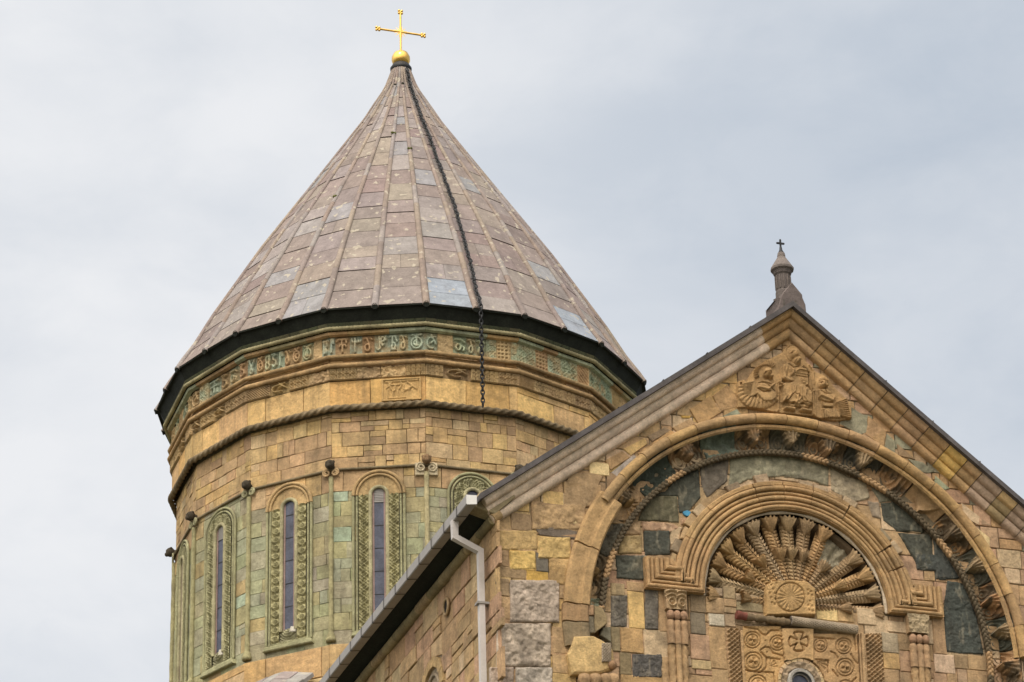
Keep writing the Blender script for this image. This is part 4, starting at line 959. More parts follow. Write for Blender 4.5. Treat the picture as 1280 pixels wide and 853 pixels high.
# scooped bed of the niche
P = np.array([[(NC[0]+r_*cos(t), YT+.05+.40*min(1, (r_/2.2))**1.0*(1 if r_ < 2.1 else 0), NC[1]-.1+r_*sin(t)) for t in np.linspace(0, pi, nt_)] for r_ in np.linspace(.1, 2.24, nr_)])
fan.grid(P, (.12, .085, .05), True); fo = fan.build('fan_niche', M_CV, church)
def rout(t):   # distance from the fan centre to the niche arch along angle t
    dx, dz = cos(t), sin(t); ox, oz = FC0[0]-NC[0], FC0[1]-NC[1]; b = ox*dx+oz*dz; c = ox*ox+oz*oz-2.17**2
    return -b+sqrt(max(.01, b*b-c))
NRIB = 15
for i in range(NRIB):
    t = radians(2+i*(176/(NRIB-1))) ; R_ = rout(t); rb = MB(); crib = np.array(jit(rng.choice([(.44, .29, .14), (.42, .28, .14), (.38, .27, .15), (.40, .30, .18)]), .06))
    broken = (i == 4)
    dx, dz = cos(t), sin(t); nx, nz = -dz, dx
    def pt(r_, w, n): return (FC0[0]+dx*r_+nx*w, YT-n, FC0[1]+dz*r_+nz*w)
    dep = lambda r_: -.02-.30*(r_/2.2)
    r0 = .50
    tiers = ((r0, R_*.60), (R_*.56, R_*.97)) if not broken else ((r0, R_*.6),)
    for ti, (ra, rbb) in enumerate(tiers):
        n_ = 12; rows = []
        for k in range(n_+1):
            q = k/n_; r_ = ra+(rbb-ra)*q; hw = .05+.085*r_/2.2*(1 if ti == 0 else 1.15); d0 = dep(r_)+.10; lift = .07+.05*q
            rows.append([pt(r_, -hw, d0-.10), pt(r_, -hw*.8, d0+lift*.4), pt(r_, -hw*.2, d0+lift*.75), pt(r_, 0, d0+lift), pt(r_, hw*.2, d0+lift*.75), pt(r_, hw*.8, d0+lift*.4), pt(r_, hw, d0-.10)])
        rb.grid(np.array(rows), crib, False)
        nl = int((rbb-ra)/.085)     # leaflets along both sides
        for k in range(nl):
            r_ = ra+(rbb-ra)*(k+.3)/nl; hw = .05+.085*r_/2.2; d0 = dep(r_)+.13
            for sg in (-1, 1):
                tipw = hw+.032+.015*(k/nl)
                rb.add([pt(r_-.02, sg*hw*.25, d0+.09), pt(r_+.035, sg*hw*.3, d0+.06), pt(r_+.085, sg*tipw, d0+.0), pt(r_+.03, sg*tipw, d0-.03), pt(r_-.01, sg*hw*.9, d0-.10), pt(r_+.07, sg*hw*.9, d0-.10)],
                       [[0, 1, 2, 3], [0, 3, 4], [1, 5, 2], [3, 2, 5, 4]], crib*rng.uniform(.85, 1.12))
        # leaf tip that curls forward at the end of each tier: pointed, with lobes
        if ti == 0 and i % 2 and i != 7: continue
        rt = rbb; big = ti == 1; Lt = .34 if big else .26; wt = .20 if big else .13; nn = 9; mmm = 13
        rows = []; 
        for k in range(nn):
            q = k/(nn-1); r_ = rt-Lt+(Lt)*q; hw = .015+wt*q**.8; row = []
            for j in range(mmm):
                x = -1+2*j/(mmm-1); lobe = 1+.16*cos(x*pi*5)
                row.append(pt(r_+.035*cos(x*pi*4)*q, hw*x, dep(r_)+.22+.18*sin(q*pi/2)*lobe-.06*x*x))
            rows.append(row)
        row2 = [(p[0], p[1]+.16, p[2]) for p in rows[-1]]
        tipc = crib*1.03; rb.grid(np.array(rows), tipc, True); rb.grid(np.array([rows[-1], row2]), tipc*.9, False)
        rb.grid(np.array([[(*p[:1], p[1]+.0, p[2]) for p in [r__[0] for r__ in rows]], [(p[0], p[1]+.2, p[2]) for p in [r__[0] for r__ in rows]]]), tipc*.9, False)
        rb.grid(np.array([[p for p in [r__[-1] for r__ in rows]], [(p[0], p[1]+.2, p[2]) for p in [r__[-1] for r__ in rows]]]), tipc*.9, False)
    if broken:
        U_, V_ = np.meshgrid(np.linspace(-.34, .30, 24), np.linspace(R_*.55, R_*.98, 24)); Hh = .05+.30*(fbm(U_*7, V_*6, 4)-.3)
        rb.grid(np.array([[pt(V_[a_, b_], U_[a_, b_], dep(V_[a_, b_])+Hh[a_, b_]) for b_ in range(24)] for a_ in range(24)]), (.30, .27, .19), True)
    rb.build('fan_rib', M_CV, fo, 'broken rib left as rough rubble' if broken else None)

# ---- rosette block
rm = MB()
def h_ros(U, V):
    o = [(445, 640), (448, 590), (490, 560), (590, 553), (690, 562), (745, 610), (750, 770), (450, 770)]
    h_ = .16*plate(U, V, o, 8); d = np.hypot(U-592, (V-662)); a_ = np.arctan2(V-662, U-592)
    h_ -= .05*np.clip(1-(np.abs(d-84)/4.5)**2, 0, 1)
    h_ += np.where(d < 80, .028*np.abs(np.cos(a_*9))*np.clip((d-8)/40, 0, 1)-.015, 0)
    for (x, y) in ((480, 590), (510, 580), (490, 615), (472, 640), (500, 640), (478, 665), (505, 672), (485, 695), (500, 705), (695, 620), (715, 630), (700, 645), (720, 652), (710, 685), (700, 710), (722, 715), (705, 738), (725, 745)):
        h_ -= .04*np.clip(1-np.hypot(U-x, V-y)/10, 0, 1)
    return h_
relief(rm, FF, 440, 548, 756, 774, 3.4, YT-.02, h_ros, (.50, .33, .15), mask=lambda U, V: inpoly(U, V, [(445, 640), (448, 590), (490, 560), (590, 553), (690, 562), (745, 610), (750, 770), (450, 770)]))
rm.build('rosette_block', M_CV, church, 'stone block carved with a flower rosette in a ring')

# ---- lintel rolls
def wpt(px, py, Y): p = at(px, py, Y); return (float(p[0]), float(p[1]), float(p[2]))
m = MB(); A_, B_ = np.array(wpt(932, 771, YT-.12)), np.array(wpt(987, 778.5, YT-.12))
tube(m, [A_+(B_-A_)*q for q in np.linspace(0, 1, 30)], lambda s: .085+.012*sin(s*23)+.01*sin(s*51), (0, 1, 0), (.20, .15, .09), 12)
lr = m.build('lintel_roll', M_CV, church, 'worn brown roll with a red end')
m = MB(); A2 = np.array(wpt(920.5, 768.5, YT-.13)); tube(m, [A2+(A_-A2)*q for q in np.linspace(0, 1.04, 8)], lambda s: .095+.008*sin(s*30), (0, 1, 0), (.21, .075, .055), 14); m.build('red_end_stone', M_CV, lr)
m = MB(); A_, B_ = np.array(wpt(988.5, 776, YT-.14)), np.array(wpt(1071, 787.5, YT-.14)); L_ = np.linalg.norm(B_-A_)
ns = 340; nth = 96; s_ = np.linspace(0, L_, ns); th = np.linspace(0, 2*pi, nth, endpoint=False); Sg, Th = np.meshgrid(s_, th, indexing='ij')
q1 = Sg/.085; q2 = Th/(2*pi)*12; d = np.abs(((q1+q2) % 1)-.5)+0; d2 = np.abs(((q1-q2) % 1)-.5); hole = (d < .27) & (d2 < .27)
Rr = np.where(hole, .10, .107); tdir = (B_-A_)/L_; bn = np.cross(tdir, [0, 1, 0]); bn /= np.linalg.norm(bn); n2 = np.cross(bn, tdir)
G = A_+tdir*Sg[..., None]+Rr[..., None]*(bn*np.cos(Th)[..., None]+n2*np.sin(Th)[..., None])
idx = np.arange(ns*nth).reshape(ns, nth); jn = np.roll(idx, -1, 1); fh = hole[:-1] & hole[1:] & np.roll(hole, -1, 1)[:-1] & np.roll(hole, -1, 1)[1:]
F_ = np.stack([idx[:-1], jn[:-1], jn[1:], idx[1:]], -1)[~fh]; m.add(G.reshape(-1, 3), F_.tolist(), (.42, .35, .26)); tube(m, [A_, B_], .06, (0, 1, 0), (.05, .04, .03), 12)  # dark inner tube paints the shade seen through the holes
m.add(G[-1], [list(range(nth))], (.4, .35, .3)); m.add(G[0], [list(range(nth))], (.4, .35, .3))
m.build('pierced_lintel_roll', M_CV, church, 'pale roll pierced by a net of dark holes')

# ---- lattice strips and carved panels around the round window
def h_lat(px_, sx):
    def h(U, V):
        x = (U-px_-(V-125)*.062)/sx; y = (V-125)/34.; q = np.minimum(np.abs(((x+y) % 1)-.5), np.abs(((x-y) % 1)-.5))
        row = .065*np.clip(1-((np.minimum(np.abs(((x*1.+y) % 1)-.5), np.abs(((x*1.-y) % 1)-.5)))/.22)**2, 0, 1); return -.01+row
    return h
for x0, y0, x1, px_ in ((52, 128, 140, 60), (1105, 168, 1225, 1112)):
    m = MB(); relief(m, FH, x0, y0, x1+60, 760, 4.5, YT-.02, h_lat(px_, 42.), (.45, .31, .17),
                     mask=lambda U, V, x0=x0, x1=x1: (U > x0+(V-125)*.065) & (U < x1+(V-125)*.065)); m.build('lattice_strip', M_CV, church, 'strip of basket lattice beside the round window, %s' % ('left' if x0 < 500 else 'right'))
m = MB()
for q0, q1, d_ in ((1045, 1058, .10), (1060, 1080, .14), (1082, 1098, .08)):
    P = poly_px(FH, [(q0, 175), (q1, 177), (q1+30, 760), (q0+30, 760)], YT); stone(m, P, fmY(YT), (.45, .31, .17), 0, d_, .02, .002)
m.build('frame_moulding', M_CV, church); m = MB()
P = poly_px(FH, [(145, 150), (165, 150), (200, 760), (180, 760)], YT); stone(m, P, fmY(YT), (.43, .29, .15), 0, .09, .02, .002)
m.build('frame_moulding', M_CV, church)
def circ_motif(U, V, cx, cy, r):
    d = np.hypot(U-cx, V-cy); h_ = -.05*np.clip(1-(np.abs(d-r)/5)**2, 0, 1)-.04*np.clip(1-(np.abs(d-r*.68)/4.5)**2, 0, 1)
    a_ = np.arctan2(V-cy, U-cx); return h_+np.where(d < r*.55, .03*np.cos(3*a_+1)*np.clip(1-d/(r*.6), 0, 1)*2, 0)
def h_pl(U, V):
    h_ = np.full(U.shape, .07)
    for c in ((240, 222, 62), (430, 245, 56), (246, 388, 72), (280, 560, 70), (90, 300, 1)): h_ += circ_motif(U, V, *c)
    for p in ([(180, 125), (280, 140), (310, 175), (345, 185), (380, 150), (440, 150)], [(300, 300), (335, 275), (370, 280), (395, 320), (480, 345)], [(300, 310), (345, 355), (450, 370)], [(350, 360), (345, 430), (300, 470), (180, 450)], [(215, 460), (400, 470), (410, 540)]): h_ -= ridge(U, V, p, 6, .055)
    d = np.hypot(U-370, V-425); a_ = np.arctan2(V-425, U-370); h_ -= np.where((d < 60) & (a_ < .2) & (a_ > -1.9), .03*np.abs(np.cos(a_*7)), 0)
    for x, y in ((337, 228), (350, 315)): h_ -= .05*np.clip(1-np.hypot(U-x, V-y)/7, 0, 1)
    return h_
def h_pr(U, V):
    h_ = np.full(U.shape, .07)
    for c in ((758, 262, 52), (935, 268, 60), (945, 430, 66), (950, 590, 62), (780, 600, 60)): h_ += circ_motif(U, V, *c)
    for p in ([(720, 370), (820, 378), (815, 470)], [(835, 310), (870, 325), (890, 360)], [(990, 330), (1020, 380), (1040, 400)], [(850, 450), (890, 500)], [(1030, 510), (1000, 540)], [(700, 200), (860, 215)], [(1010, 180), (1030, 300)]): h_ -= ridge(U, V, p, 6, .055)
    d = np.hypot(U-735, V-385); a_ = np.arctan2(V-385, U-735); h_ -= np.where((d < 90) & (a_ > 0) & (a_ < 1.5), .035*np.abs(np.cos(a_*8)), 0)
    return h_
wc = (610, 545)
m = MB(); relief(m, FH, 165, 118, 500, 760, 4.6, YT-.01, h_pl, (.48, .31, .14), mask=lambda U, V: (np.hypot(U-wc[0], V-wc[1]) > 178) & (U < 458+(V-145)*.1)); m.build('carved_panel', M_CV, church, 'left panel of ringed circles')
m = MB(); relief(m, FH, 700, 175, 1070, 760, 4.6, YT-.01, h_pr, (.46, .30, .15), mask=lambda U, V: (np.hypot(U-wc[0], V-wc[1]) > 178) & (U < 1035+(V-175)*.065)); m.build('carved_panel', M_CV, church, 'right panel of ringed circles')
def h_cr(U, V):
    h_ = np.full(U.shape, .11); d = np.hypot(U-588, V-238); 
    for a0 in (0, 90, 180, 270): h_ -= ridge(U, V, arc(588, 238, 74, a0-26, a0+26), 8, .07)
    for a0 in (45, 135, 225, 315):
        ca, sa = cos(radians(a0)), sin(radians(a0)); cx, cy = 588+44*ca, 238+44*sa
        pts = [(588+20*(ca*1.0), 238+20*sa), (588+74*cos(radians(a0-14)), 238+74*sin(radians(a0-14))), (588+74*cos(radians(a0+14)), 238+74*sin(radians(a0+14)))]
        h_ -= ridge(U, V, [pts[0], pts[1]], 6, .06)+ridge(U, V, [pts[0], pts[2]], 6, .06)
    return h_
m = MB(); relief(m, FH, 455, 140, 705, 380, 4., YT-.02, h_cr, (.50, .33, .16), mask=lambda U, V: (U > 458+(V-145)*.12) & (U < 703) & (np.hypot(U-wc[0], V-wc[1]) > 180)); m.build('cross_keystone', M_CV, church, 'keystone carved with a cross in a circle')
rw = MB(); cW = at(*FH(*wc), YT-.02); cx, czz = float(cW[0]), float(cW[2]); rng2 = np.random.RandomState(5)
def ringm(mb, r0, r1, n0, n1, col, rough=0., nseg=72, nr=8):
    G = []; 
    for k in range(nr+1):
        q = k/nr; r_ = r0+(r1-r0)*q; G.append([(cx+r_*cos(t), YT-(n0+(n1-n0)*q+rough*(vnoise(cos(t)*r_*22+9, sin(t)*r_*22+9)-.5)), czz+r_*sin(t)) for t in np.linspace(0, 2*pi, nseg)])
    mb.grid(np.array(G), col, True)
ringm(rw, .34, .48, .10, .13, (.36, .28, .19), .07, 90); 
for i in range(22):
    a_ = 2*pi*i/22; b_ = a_+2*pi/22*.94; stone(rw, [(cx+r_*cos(t), czz+r_*sin(t)) for r_, t in ((.48, a_), (.56, a_), (.56, b_), (.48, b_))], fmY(YT), jit(rng.choice([(.55, .42, .24), (.50, .36, .2), (.46, .34, .2)])), 0, .11, .01, .006)
rwo = rw.build('round_window', M_CV, church, 'small round window with rough stone surround')
m = MB(); ringm(m, .335, .30, .08, .15, (.42, .40, .36)); ringm(m, .30, .24, .15, .13, (.42, .40, .36)); ringm(m, .24, .22, .13, .0, (.1, .1, .1)); ringm(m, .235, .19, .03, .05, (.36, .34, .31)); m.build('window_ring', M_CV, rwo)
m = MB(); m.add([(cx+.2*cos(t), YT-.01, czz+.2*sin(t)) for t in np.linspace(0, 2*pi, 32, endpoint=False)], [list(range(32))], (.2, .2, .2)); m.build('pane', M_GL, rwo)

# ---- paired columns with capitals
for sg, XC in ((-1, -2.90), (1, 2.93)):
    zt = ear_z-.01; YC = YT-.14; cc = (.44, .30, .16); m = MB()
    for i, dx_ in enumerate((-.135, 0, .135)):
        tw = i != 1
        tube(m, [(XC+dx_*1.05, YC+.04*(abs(dx_) > 0), z) for z in np.linspace(zt-1.28, 20, 260)], .085 if tw else .075, (0, 1, 0), cc, 10, twist=(4.2*(1 if dx_ > 0 else -1) if tw else 0), amp=.2 if tw else 0, lobes=3)
    col_ = m.build('column', M_CV, church, 'twisted column shaft under the %s stepped end' % ('left' if sg < 0 else 'right'))
    m = MB(); U_, V_ = np.meshgrid(np.linspace(-.27, .27, 48), np.linspace(0, .46, 42))
    w_ = 1-.18*(1-V_/.46); Hh = .20+.04*V_/.46-.10*(np.abs(U_)/.27)**4
    for cxx in (-.13, .13): Hh += .05*np.clip(np.cos(np.hypot(U_-cxx, V_-.16)*70), -.4, 1)*(np.hypot((U_-cxx)*1.0, (V_-.25)*.6) < .15)
    if sg > 0: Hh = .22+.10*(fbm(U_*12+4, V_*12, 3)-.4)
    m.grid(np.array([[(XC+U_[a_, b_]*w_[a_, b_], YC+.14-Hh[a_, b_], zt-.46+V_[a_, b_]) for b_ in range(48)] for a_ in range(42)]), (.46, .34, .20) if sg < 0 else (.40, .32, .2), True)
    box(m, XC-.24, YC-.04, zt-.44, XC+.24, YT+.03, zt, (.44, .31, .18)); m.build('capital', M_CV, col_)
    m = MB()
    for dx_ in (-.155, 0, .155):
        ball(m, (XC+dx_, YC-.02, zt-.60), .115, (.38, .24, .15), 14, (.8, .9, 1.05))
        lathe(m, [(.07, zt-.72), (.085, zt-.76), (.095, zt-.82), (.085, zt-.88), (.075, zt-.93), (.09, zt-1.0), (.095, zt-1.08), (.085, zt-1.28)], XC+dx_, YC, (.42, .28, .16), 12)
    m.build('column_rings', M_CV, col_)

# ---- broken pier and carved side stones at the lower left of the great arch
m = MB()
P = poly_px(FE, [(150, 532), (285, 532), (345, 560), (400, 592), (428, 640), (440, 760), (330, 800), (130, 795), (115, 660)], -.16); stone(m, P, fmY(-.16), (.55, .40, .19), -.2, .05, .05, .02)
P = poly_px(FE, [(200, 812), (430, 800), (445, 900), (200, 920)], -.2); stone(m, P, fmY(-.2), (.42, .30, .17), -.25, .06, .05, .02)
for x_ in (225, 300, 375, 425):
    p = wpt(*[float(v_) for v_ in FE(x_, 835)], -.32); lathe(m, [(.05, p[2]-2), (.11, p[2]-.9), (.11, p[2]-.1), (.15, p[2]-.02), (.12, p[2]+.1), (.03, p[2]+.14)], p[0], p[1], (.40, .27, .15), 12)
p = wpt(*[float(v_) for v_ in FE(420, 735)], -.2); ball(m, p, .12, (.36, .23, .13), 12, (.9, 1, .9))
pr = m.build('broken_pier', M_ST, church, 'yellow stump of a carved pier at the foot of the great arch')
m = MB(); relief(m, FE, 345, 585, 408, 715, 3, -.2, lambda U, V: .05+.05*np.clip(1-(np.abs(((U*.05+V*.05) % 1)-.5)/.25)**2, 0, 1)*np.clip(1-(np.abs(((U*.05-V*.05) % 1)-.5)/.3)**2, 0, 1), (.40, .34, .26)); m.build('lattice_carving', M_CV, pr)
m = MB()
def rnd(fr_, pts, col, Y, n): stone(m, poly_px(fr_, pts, Y), fmY(Y), col, -.05, n, .02, .01)
rnd(FE, [(160, 322), (283, 322), (283, 400), (160, 400)], (.40, .26, .15), 0, .10); rnd(FE, [(160, 404), (283, 404), (290, 520), (170, 520)], (.22, .19, .13), 0, .10)
rnd(FE, [(288, 325), (345, 340), (378, 400), (378, 450), (290, 520)], (.32, .25, .14), 0, .06); rnd(FE, [(350, 480), (405, 475), (408, 580), (330, 530)], (.18, .17, .12), 0.1, .06)
m.build('springer_stones', M_ST, church)

# ---- relief of three figures under the apex
OUT = [(45, 450), (60, 420), (150, 400), (215, 300), (330, 215), (420, 175), (500, 130), (545, 60), (600, 55), (650, 90), (700, 200), (760, 250), (830, 330), (930, 370), (1010, 480), (1130, 590), (1190, 660), (1190, 800), (1040, 815), (900, 800), (800, 770), (450, 735), (300, 705), (240, 700), (120, 680), (50, 680)]
def h_fig(U, V):
    W_ = lambda *a_: np.maximum.reduce(a_)
    h = .015*plate(U, V, OUT, 12)
    # central seated figure
    h = W_(h, .05+ell(U, V, 600, 150, 80, 94, -15, .05, .3))                       # halo disc
    h -= .03*np.clip(1-(np.abs(np.hypot(U-600, (V-150)*.9)-72)/6)**2, 0, 1)
    h = W_(h, ell(U, V, 605, 165, 46, 60, -12, .29), ell(U, V, 632, 232, 44, 50, -10, .31))   # head, beard
    h -= ell(U, V, 585, 150, 10, 8, 0, .05)+ell(U, V, 625, 155, 10, 8, 0, .05)+ell(U, V, 640, 208, 16, 5, 0, .04)
    h = W_(h, caps(U, V, 602, 160, 613, 190, 8, 12, .35))
    h = W_(h, .04+.11*plate(U, V, [(490, 270), (560, 238), (660, 270), (745, 330), (750, 470), (690, 500), (560, 460), (480, 410)], 9))  # torso
    h = W_(h, caps(U, V, 520, 290, 510, 395, 36, 30, .20), caps(U, V, 510, 400, 570, 430, 26, 22, .19))  # left arm
    h = W_(h, ell(U, V, 582, 360, 26, 40, 25, .25), caps(U, V, 585, 345, 598, 315, 9, 7, .27), caps(U, V, 570, 350, 560, 320, 8, 6, .26)) # raised hand
    for i in range(6): h = W_(h, caps(U, V, 628+i*3, 335-i*4, 700+i*10, 275+i*13, 7, 6, .20))     # shoulder pleats
    h = W_(h, .05+.10*plate(U, V, [(612, 350), (752, 375), (750, 470), (600, 440)], 10)); h = W_(h, ridge(U, V, [(612, 348), (752, 372)], 7, .18))
    h = W_(h, ell(U, V, 700, 450, 30, 18, 20, .19))
    for i in range(4): h = W_(h, caps(U, V, 675+i*15, 435, 670+i*17, 405, 6, 5, .19))
    # lap drapery, scalloped
    h = W_(h, .06+.13*plate(U, V, [(500, 450), (600, 450), (700, 470), (780, 540), (790, 665), (740, 690), (690, 650), (640, 680), (600, 650), (560, 660), (530, 630), (475, 645), (490, 550)], 9))
    for p in ([(560, 480), (570, 560), (540, 620)], [(610, 490), (600, 560), (640, 640)], [(660, 500), (670, 600), (640, 640)], [(720, 520), (700, 590), (740, 660)], [(640, 560), (620, 650)], [(500, 520), (520, 590), (490, 640)], [(760, 560), (765, 650)]): h = W_(h, ridge(U, V, p, 13, .24))
    h -= ridge(U, V, [(470, 642), (530, 645), (560, 600), (600, 560), (650, 580), (690, 640), (780, 668)], 6, .04)
    h = W_(h, .03+.10*plate(U, V, [(540, 650), (720, 660), (770, 690), (760, 700), (560, 690)], 8))
    h = W_(h, caps(U, V, 520, 700, 600, 712, 20, 24, .20), caps(U, V, 680, 715, 770, 735, 24, 18, .20))   # feet
    h = np.where((np.abs(V-690-(U-600)*.1) < 14) & (U > 610) & (U < 680), -.02, h)
    h = W_(h, ridge(U, V, [(478, 300), (478, 430), (450, 460), (452, 720)], 9, .14), ridge(U, V, [(758, 340), (765, 470), (800, 560), (805, 760)], 10, .14), ridge(U, V, [(820, 560), (820, 770)], 12, .12))
    for x, y in ((455, 440), (480, 455), (470, 480), (505, 470), (785, 500), (800, 530), (778, 480)): h = W_(h, ell(U, V, x, y, 18, 15, 0, .17))
    # left winged figure
    d = np.hypot(U-330, V-340); a_ = np.degrees(np.arctan2(V-340, U-330))
    rays = (d > 75) & (d < 125) & ((a_ < -40) | (a_ > 150)); h = np.where(rays, .05+.07*np.abs(np.cos(np.radians(a_)*17)), h)
    h = W_(h, ell(U, V, 340, 345, 50, 56, 20, .25), caps(U, V, 338, 345, 345, 365, 8, 10, .29), ell(U, V, 375, 385, 24, 24, 0, .25)); h -= ell(U, V, 335, 345, 14, 10, 10, -.03)+ell(U, V, 310, 365, 9, 7, 0, .05)+ell(U, V, 362, 350, 9, 7, 0, .05)
    h = W_(h, .03+.13*plate(U, V, [(80, 440), (220, 420), (250, 560), (180, 600), (90, 570)], 9))
    dw = np.hypot((U-260)*.9, V-500); aw = np.degrees(np.arctan2(V-480, U-250))
    wing = (dw > 95) & (dw < 205) & (aw > 25) & (aw < 185); h = np.where(wing, W_(h, .06+.09*np.sqrt(np.clip(1-((dw-150)/62)**2, 0, 1))*(.65+.45*np.abs(np.cos(np.radians(aw)*15)))), h)
    h = W_(h, .04+.15*plate(U, V, [(215, 440), (330, 420), (410, 480), (430, 600), (380, 640), (290, 640), (220, 560)], 9))
    h = W_(h, caps(U, V, 250, 500, 340, 525, 22, 18, .24), caps(U, V, 340, 520, 400, 470, 20, 15, .25)); h -= ridge(U, V, [(235, 515), (290, 545), (360, 540)], 7, .07)
    for i in range(6): h = W_(h, caps(U, V, 235+i*22, 560, 255+i*26, 650-i*4, 8, 9, .17))
    # right winged figure
    h = W_(h, ell(U, V, 895, 440, 66, 62, 0, .12, .4), ell(U, V, 892, 462, 40, 44, 10, .25), caps(U, V, 890, 455, 892, 478, 7, 9, .29), ell(U, V, 925, 480, 20, 18, 0, .24)); h -= ell(U, V, 875, 462, 9, 7, 0, .06)+ell(U, V, 908, 458, 9, 7, 0, .05)
    for i in range(7): h = W_(h, caps(U, V, 860+i*14, 410+abs(i-3)*5, 855+i*15, 385+abs(i-3)*8, 7, 6, .15))
    h = W_(h, .04+.12*plate(U, V, [(840, 510), (930, 505), (1010, 570), (1000, 650), (1000, 700), (890, 690), (860, 590)], 9))
    h = W_(h, caps(U, V, 870, 580, 985, 630, 18, 18, .22), caps(U, V, 985, 630, 1010, 580, 14, 10, .2)); h -= ridge(U, V, [(860, 610), (900, 640), (980, 650)], 9, .08)
    for i in range(10):
        y = 610+i*21; h = W_(h, caps(U, V, 1035+i*3, 645+i*14, 1125+i*5, y, 9, 12, .17))
    for i in range(9): h = W_(h, caps(U, V, 890+i*20, 710, 900+i*20, 790, 9, 9, .14))
    h = W_(h, .03+.09*plate(U, V, [(880, 690), (1030, 700), (1090, 800), (930, 790)], 9)); h = W_(h, caps(U, V, 765, 265, 800, 320, 12, 10, .11), ridge(U, V, [(800, 320), (810, 450)], 12, .10))
    for x, y in ((85, 445), (132, 415)): h = np.where(np.hypot(U-x, V-y) < 12, -.03, h)
    # cut folds, hair and feathers
    for i in range(7): h -= ridge(U, V, [(560+i*16, 100), (548+i*19, 72)], 3.5, .03)
    for p in ([(520, 270), (505, 330), (520, 390)], [(545, 260), (600, 300), (655, 285)], [(500, 420), (560, 445), (600, 435)], [(240, 460), (300, 450), (370, 470)], [(260, 440), (330, 470), (400, 540)], [(870, 530), (920, 560), (990, 560)], [(905, 510), (935, 560)], [(620, 380), (740, 398)], [(640, 240), (630, 262)], [(612, 236), (606, 258)], [(660, 236), (664, 256)]): h -= ridge(U, V, p, 5, .045)
    for i in range(9): h -= ridge(U, V, [(85+i*2, 470+i*12), (190-i*3, 455+i*14)], 3.5, .03)
    for x, y in ((578, 160), (622, 166), (316, 352), (352, 344), (874, 452), (906, 450)): h -= ell(U, V, x, y, 11, 8, 0, .10)
    return h
m = MB(); relief(m, FG, 35, 45, 1205, 825, 4.2, -.03, lambda U, V: .88*h_fig(U, V), (.42, .275, .13), mask=lambda U, V: inpoly(U, V, OUT)); m.build('figure_relief', M_CV, church, 'carved relief of a seated bearded figure between two winged figures')

# ---- raking cornice
RP = [(-.02, -.03)]+[(.10-.105*cos(t), .04+.105*sin(t)) for t in np.linspace(0, pi*.8, 7)]+[(.215, .07)]+[(.215+.16*(1-cos(t)), .075+.12*sin(t)) for t in np.linspace(0, pi/2, 5)]+[(.385, .19), (.39, .235)]+[(.39+.12*(1-cos(t)), .24+.10*sin(t)) for t in np.linspace(0, pi/2, 5)]+[(.52, .345), (.59, .35), (.59, .0)]
rc = MB()
def rake(side, segs):
    sl = SLL if side < 0 else SLR; L = hypot(1, sl); d = np.array([side/L, -sl/L]); nrm_ = np.array([side*sl/L, 1/L]); nrm_ = np.array([sl/L*side, 1/L])
    tmax = (APX-XL)/1*L if side < 0 else (XR-APX)*L
    mit = atan2(1, 1)
    for (t0, t1, c1, c2, sp) in segs:
        for (j0, j1, c) in ((0, sp, c1), (sp, len(RP)-1, c2)):
            pr_ = RP[j0:j1+1]; rows = []; dof = rng.uniform(-.012, .012) if side > 0 else rng.uniform(-.002, .002)
            for t in ((t0+.009, t1-.009) if side > 0 else (t0+.003, t1+.002)):
                row = []
                for a_, b_ in pr_:
                    tt = t+(0 if t > .05 else -a_*sl) if 0 else t
                    p = np.array([APX, APZ])+d*tt+nrm_*a_
                    if t <= .012: # mitre at the apex
                        p = np.array([APX, APZ+a_*L])
                    row.append((p[0], -b_-(dof if b_ > 0 else 0), p[1]))
                rows.append(row)
            G = np.array(rows)
            for j in range(len(pr_)-1): rc.grid(G[:, j:j+2], c, False)
            if t1 > tmax-.02: rc.add(G[-1], [list(range(len(pr_)))], c)
Lm = hypot(1, SLL)*(APX-XL)+.02; t = 0; segs = []; i = 0
while t < Lm-.01:
    w = .62 if i == 0 else rng.uniform(.55, .75)*1.6; t1 = min(Lm, t+w); c = jit((.68, .56, .44), .02) if i else (.46, .30, .14); segs.append((t-.004 if i else 0, t1, c, jit(c, .03), 9)); t = t1; i += 1
rake(-1, segs)
Rm = hypot(1, SLR)*(XR-APX); t = 0; segs = []; i = 0
while t < Rm-.01:
    w = rng.uniform(.42, .75); t1 = min(Rm, t+w); c = jit(rng.choice([(.43, .28, .14), (.42, .28, .14), (.40, .27, .15)]), .05); c2 = jit(rng.choice([c, c, (.44, .30, .16)]), .04)
    if 4.15 < t < 4.7: c = c2 = (.56, .38, .13)
    elif t > 4.6 and rng.random() < .5: c = c2 = (.40, .30, .22)
    elif t > 5.3: c = jit(rng.choice([(.50, .36, .18), (.30, .23, .12), (.44, .33, .22)])); c2 = jit(rng.choice([(.50, .36, .18), (.33, .25, .14), (.44, .33, .22)]))
    segs.append((t, t1, c, c2, 13)); t = t1; i += 1
rake(1, segs)
rc.build('raking_cornice', M_CV, church, 'stepped and rounded stone cornice following the gable')
# dark core behind the cornice joints
m = MB()
for side, sl, X in ((-1, SLL, XL), (1, SLR, XR)):
    L = hypot(1, sl); P = [(APX, APZ+.0), (X, APZ-sl*abs(X-APX)), (X, APZ-sl*abs(X-APX)+.6*L), (APX, APZ+.6*L)]
    m.add([(x, .02, z) for x, z in P]+[(x, .6, z) for x, z in P], [[0, 1, 2, 3], [4, 5, 6, 7]], (.2, .15, .1))
m.build('cornice_backing', M_MO, church)

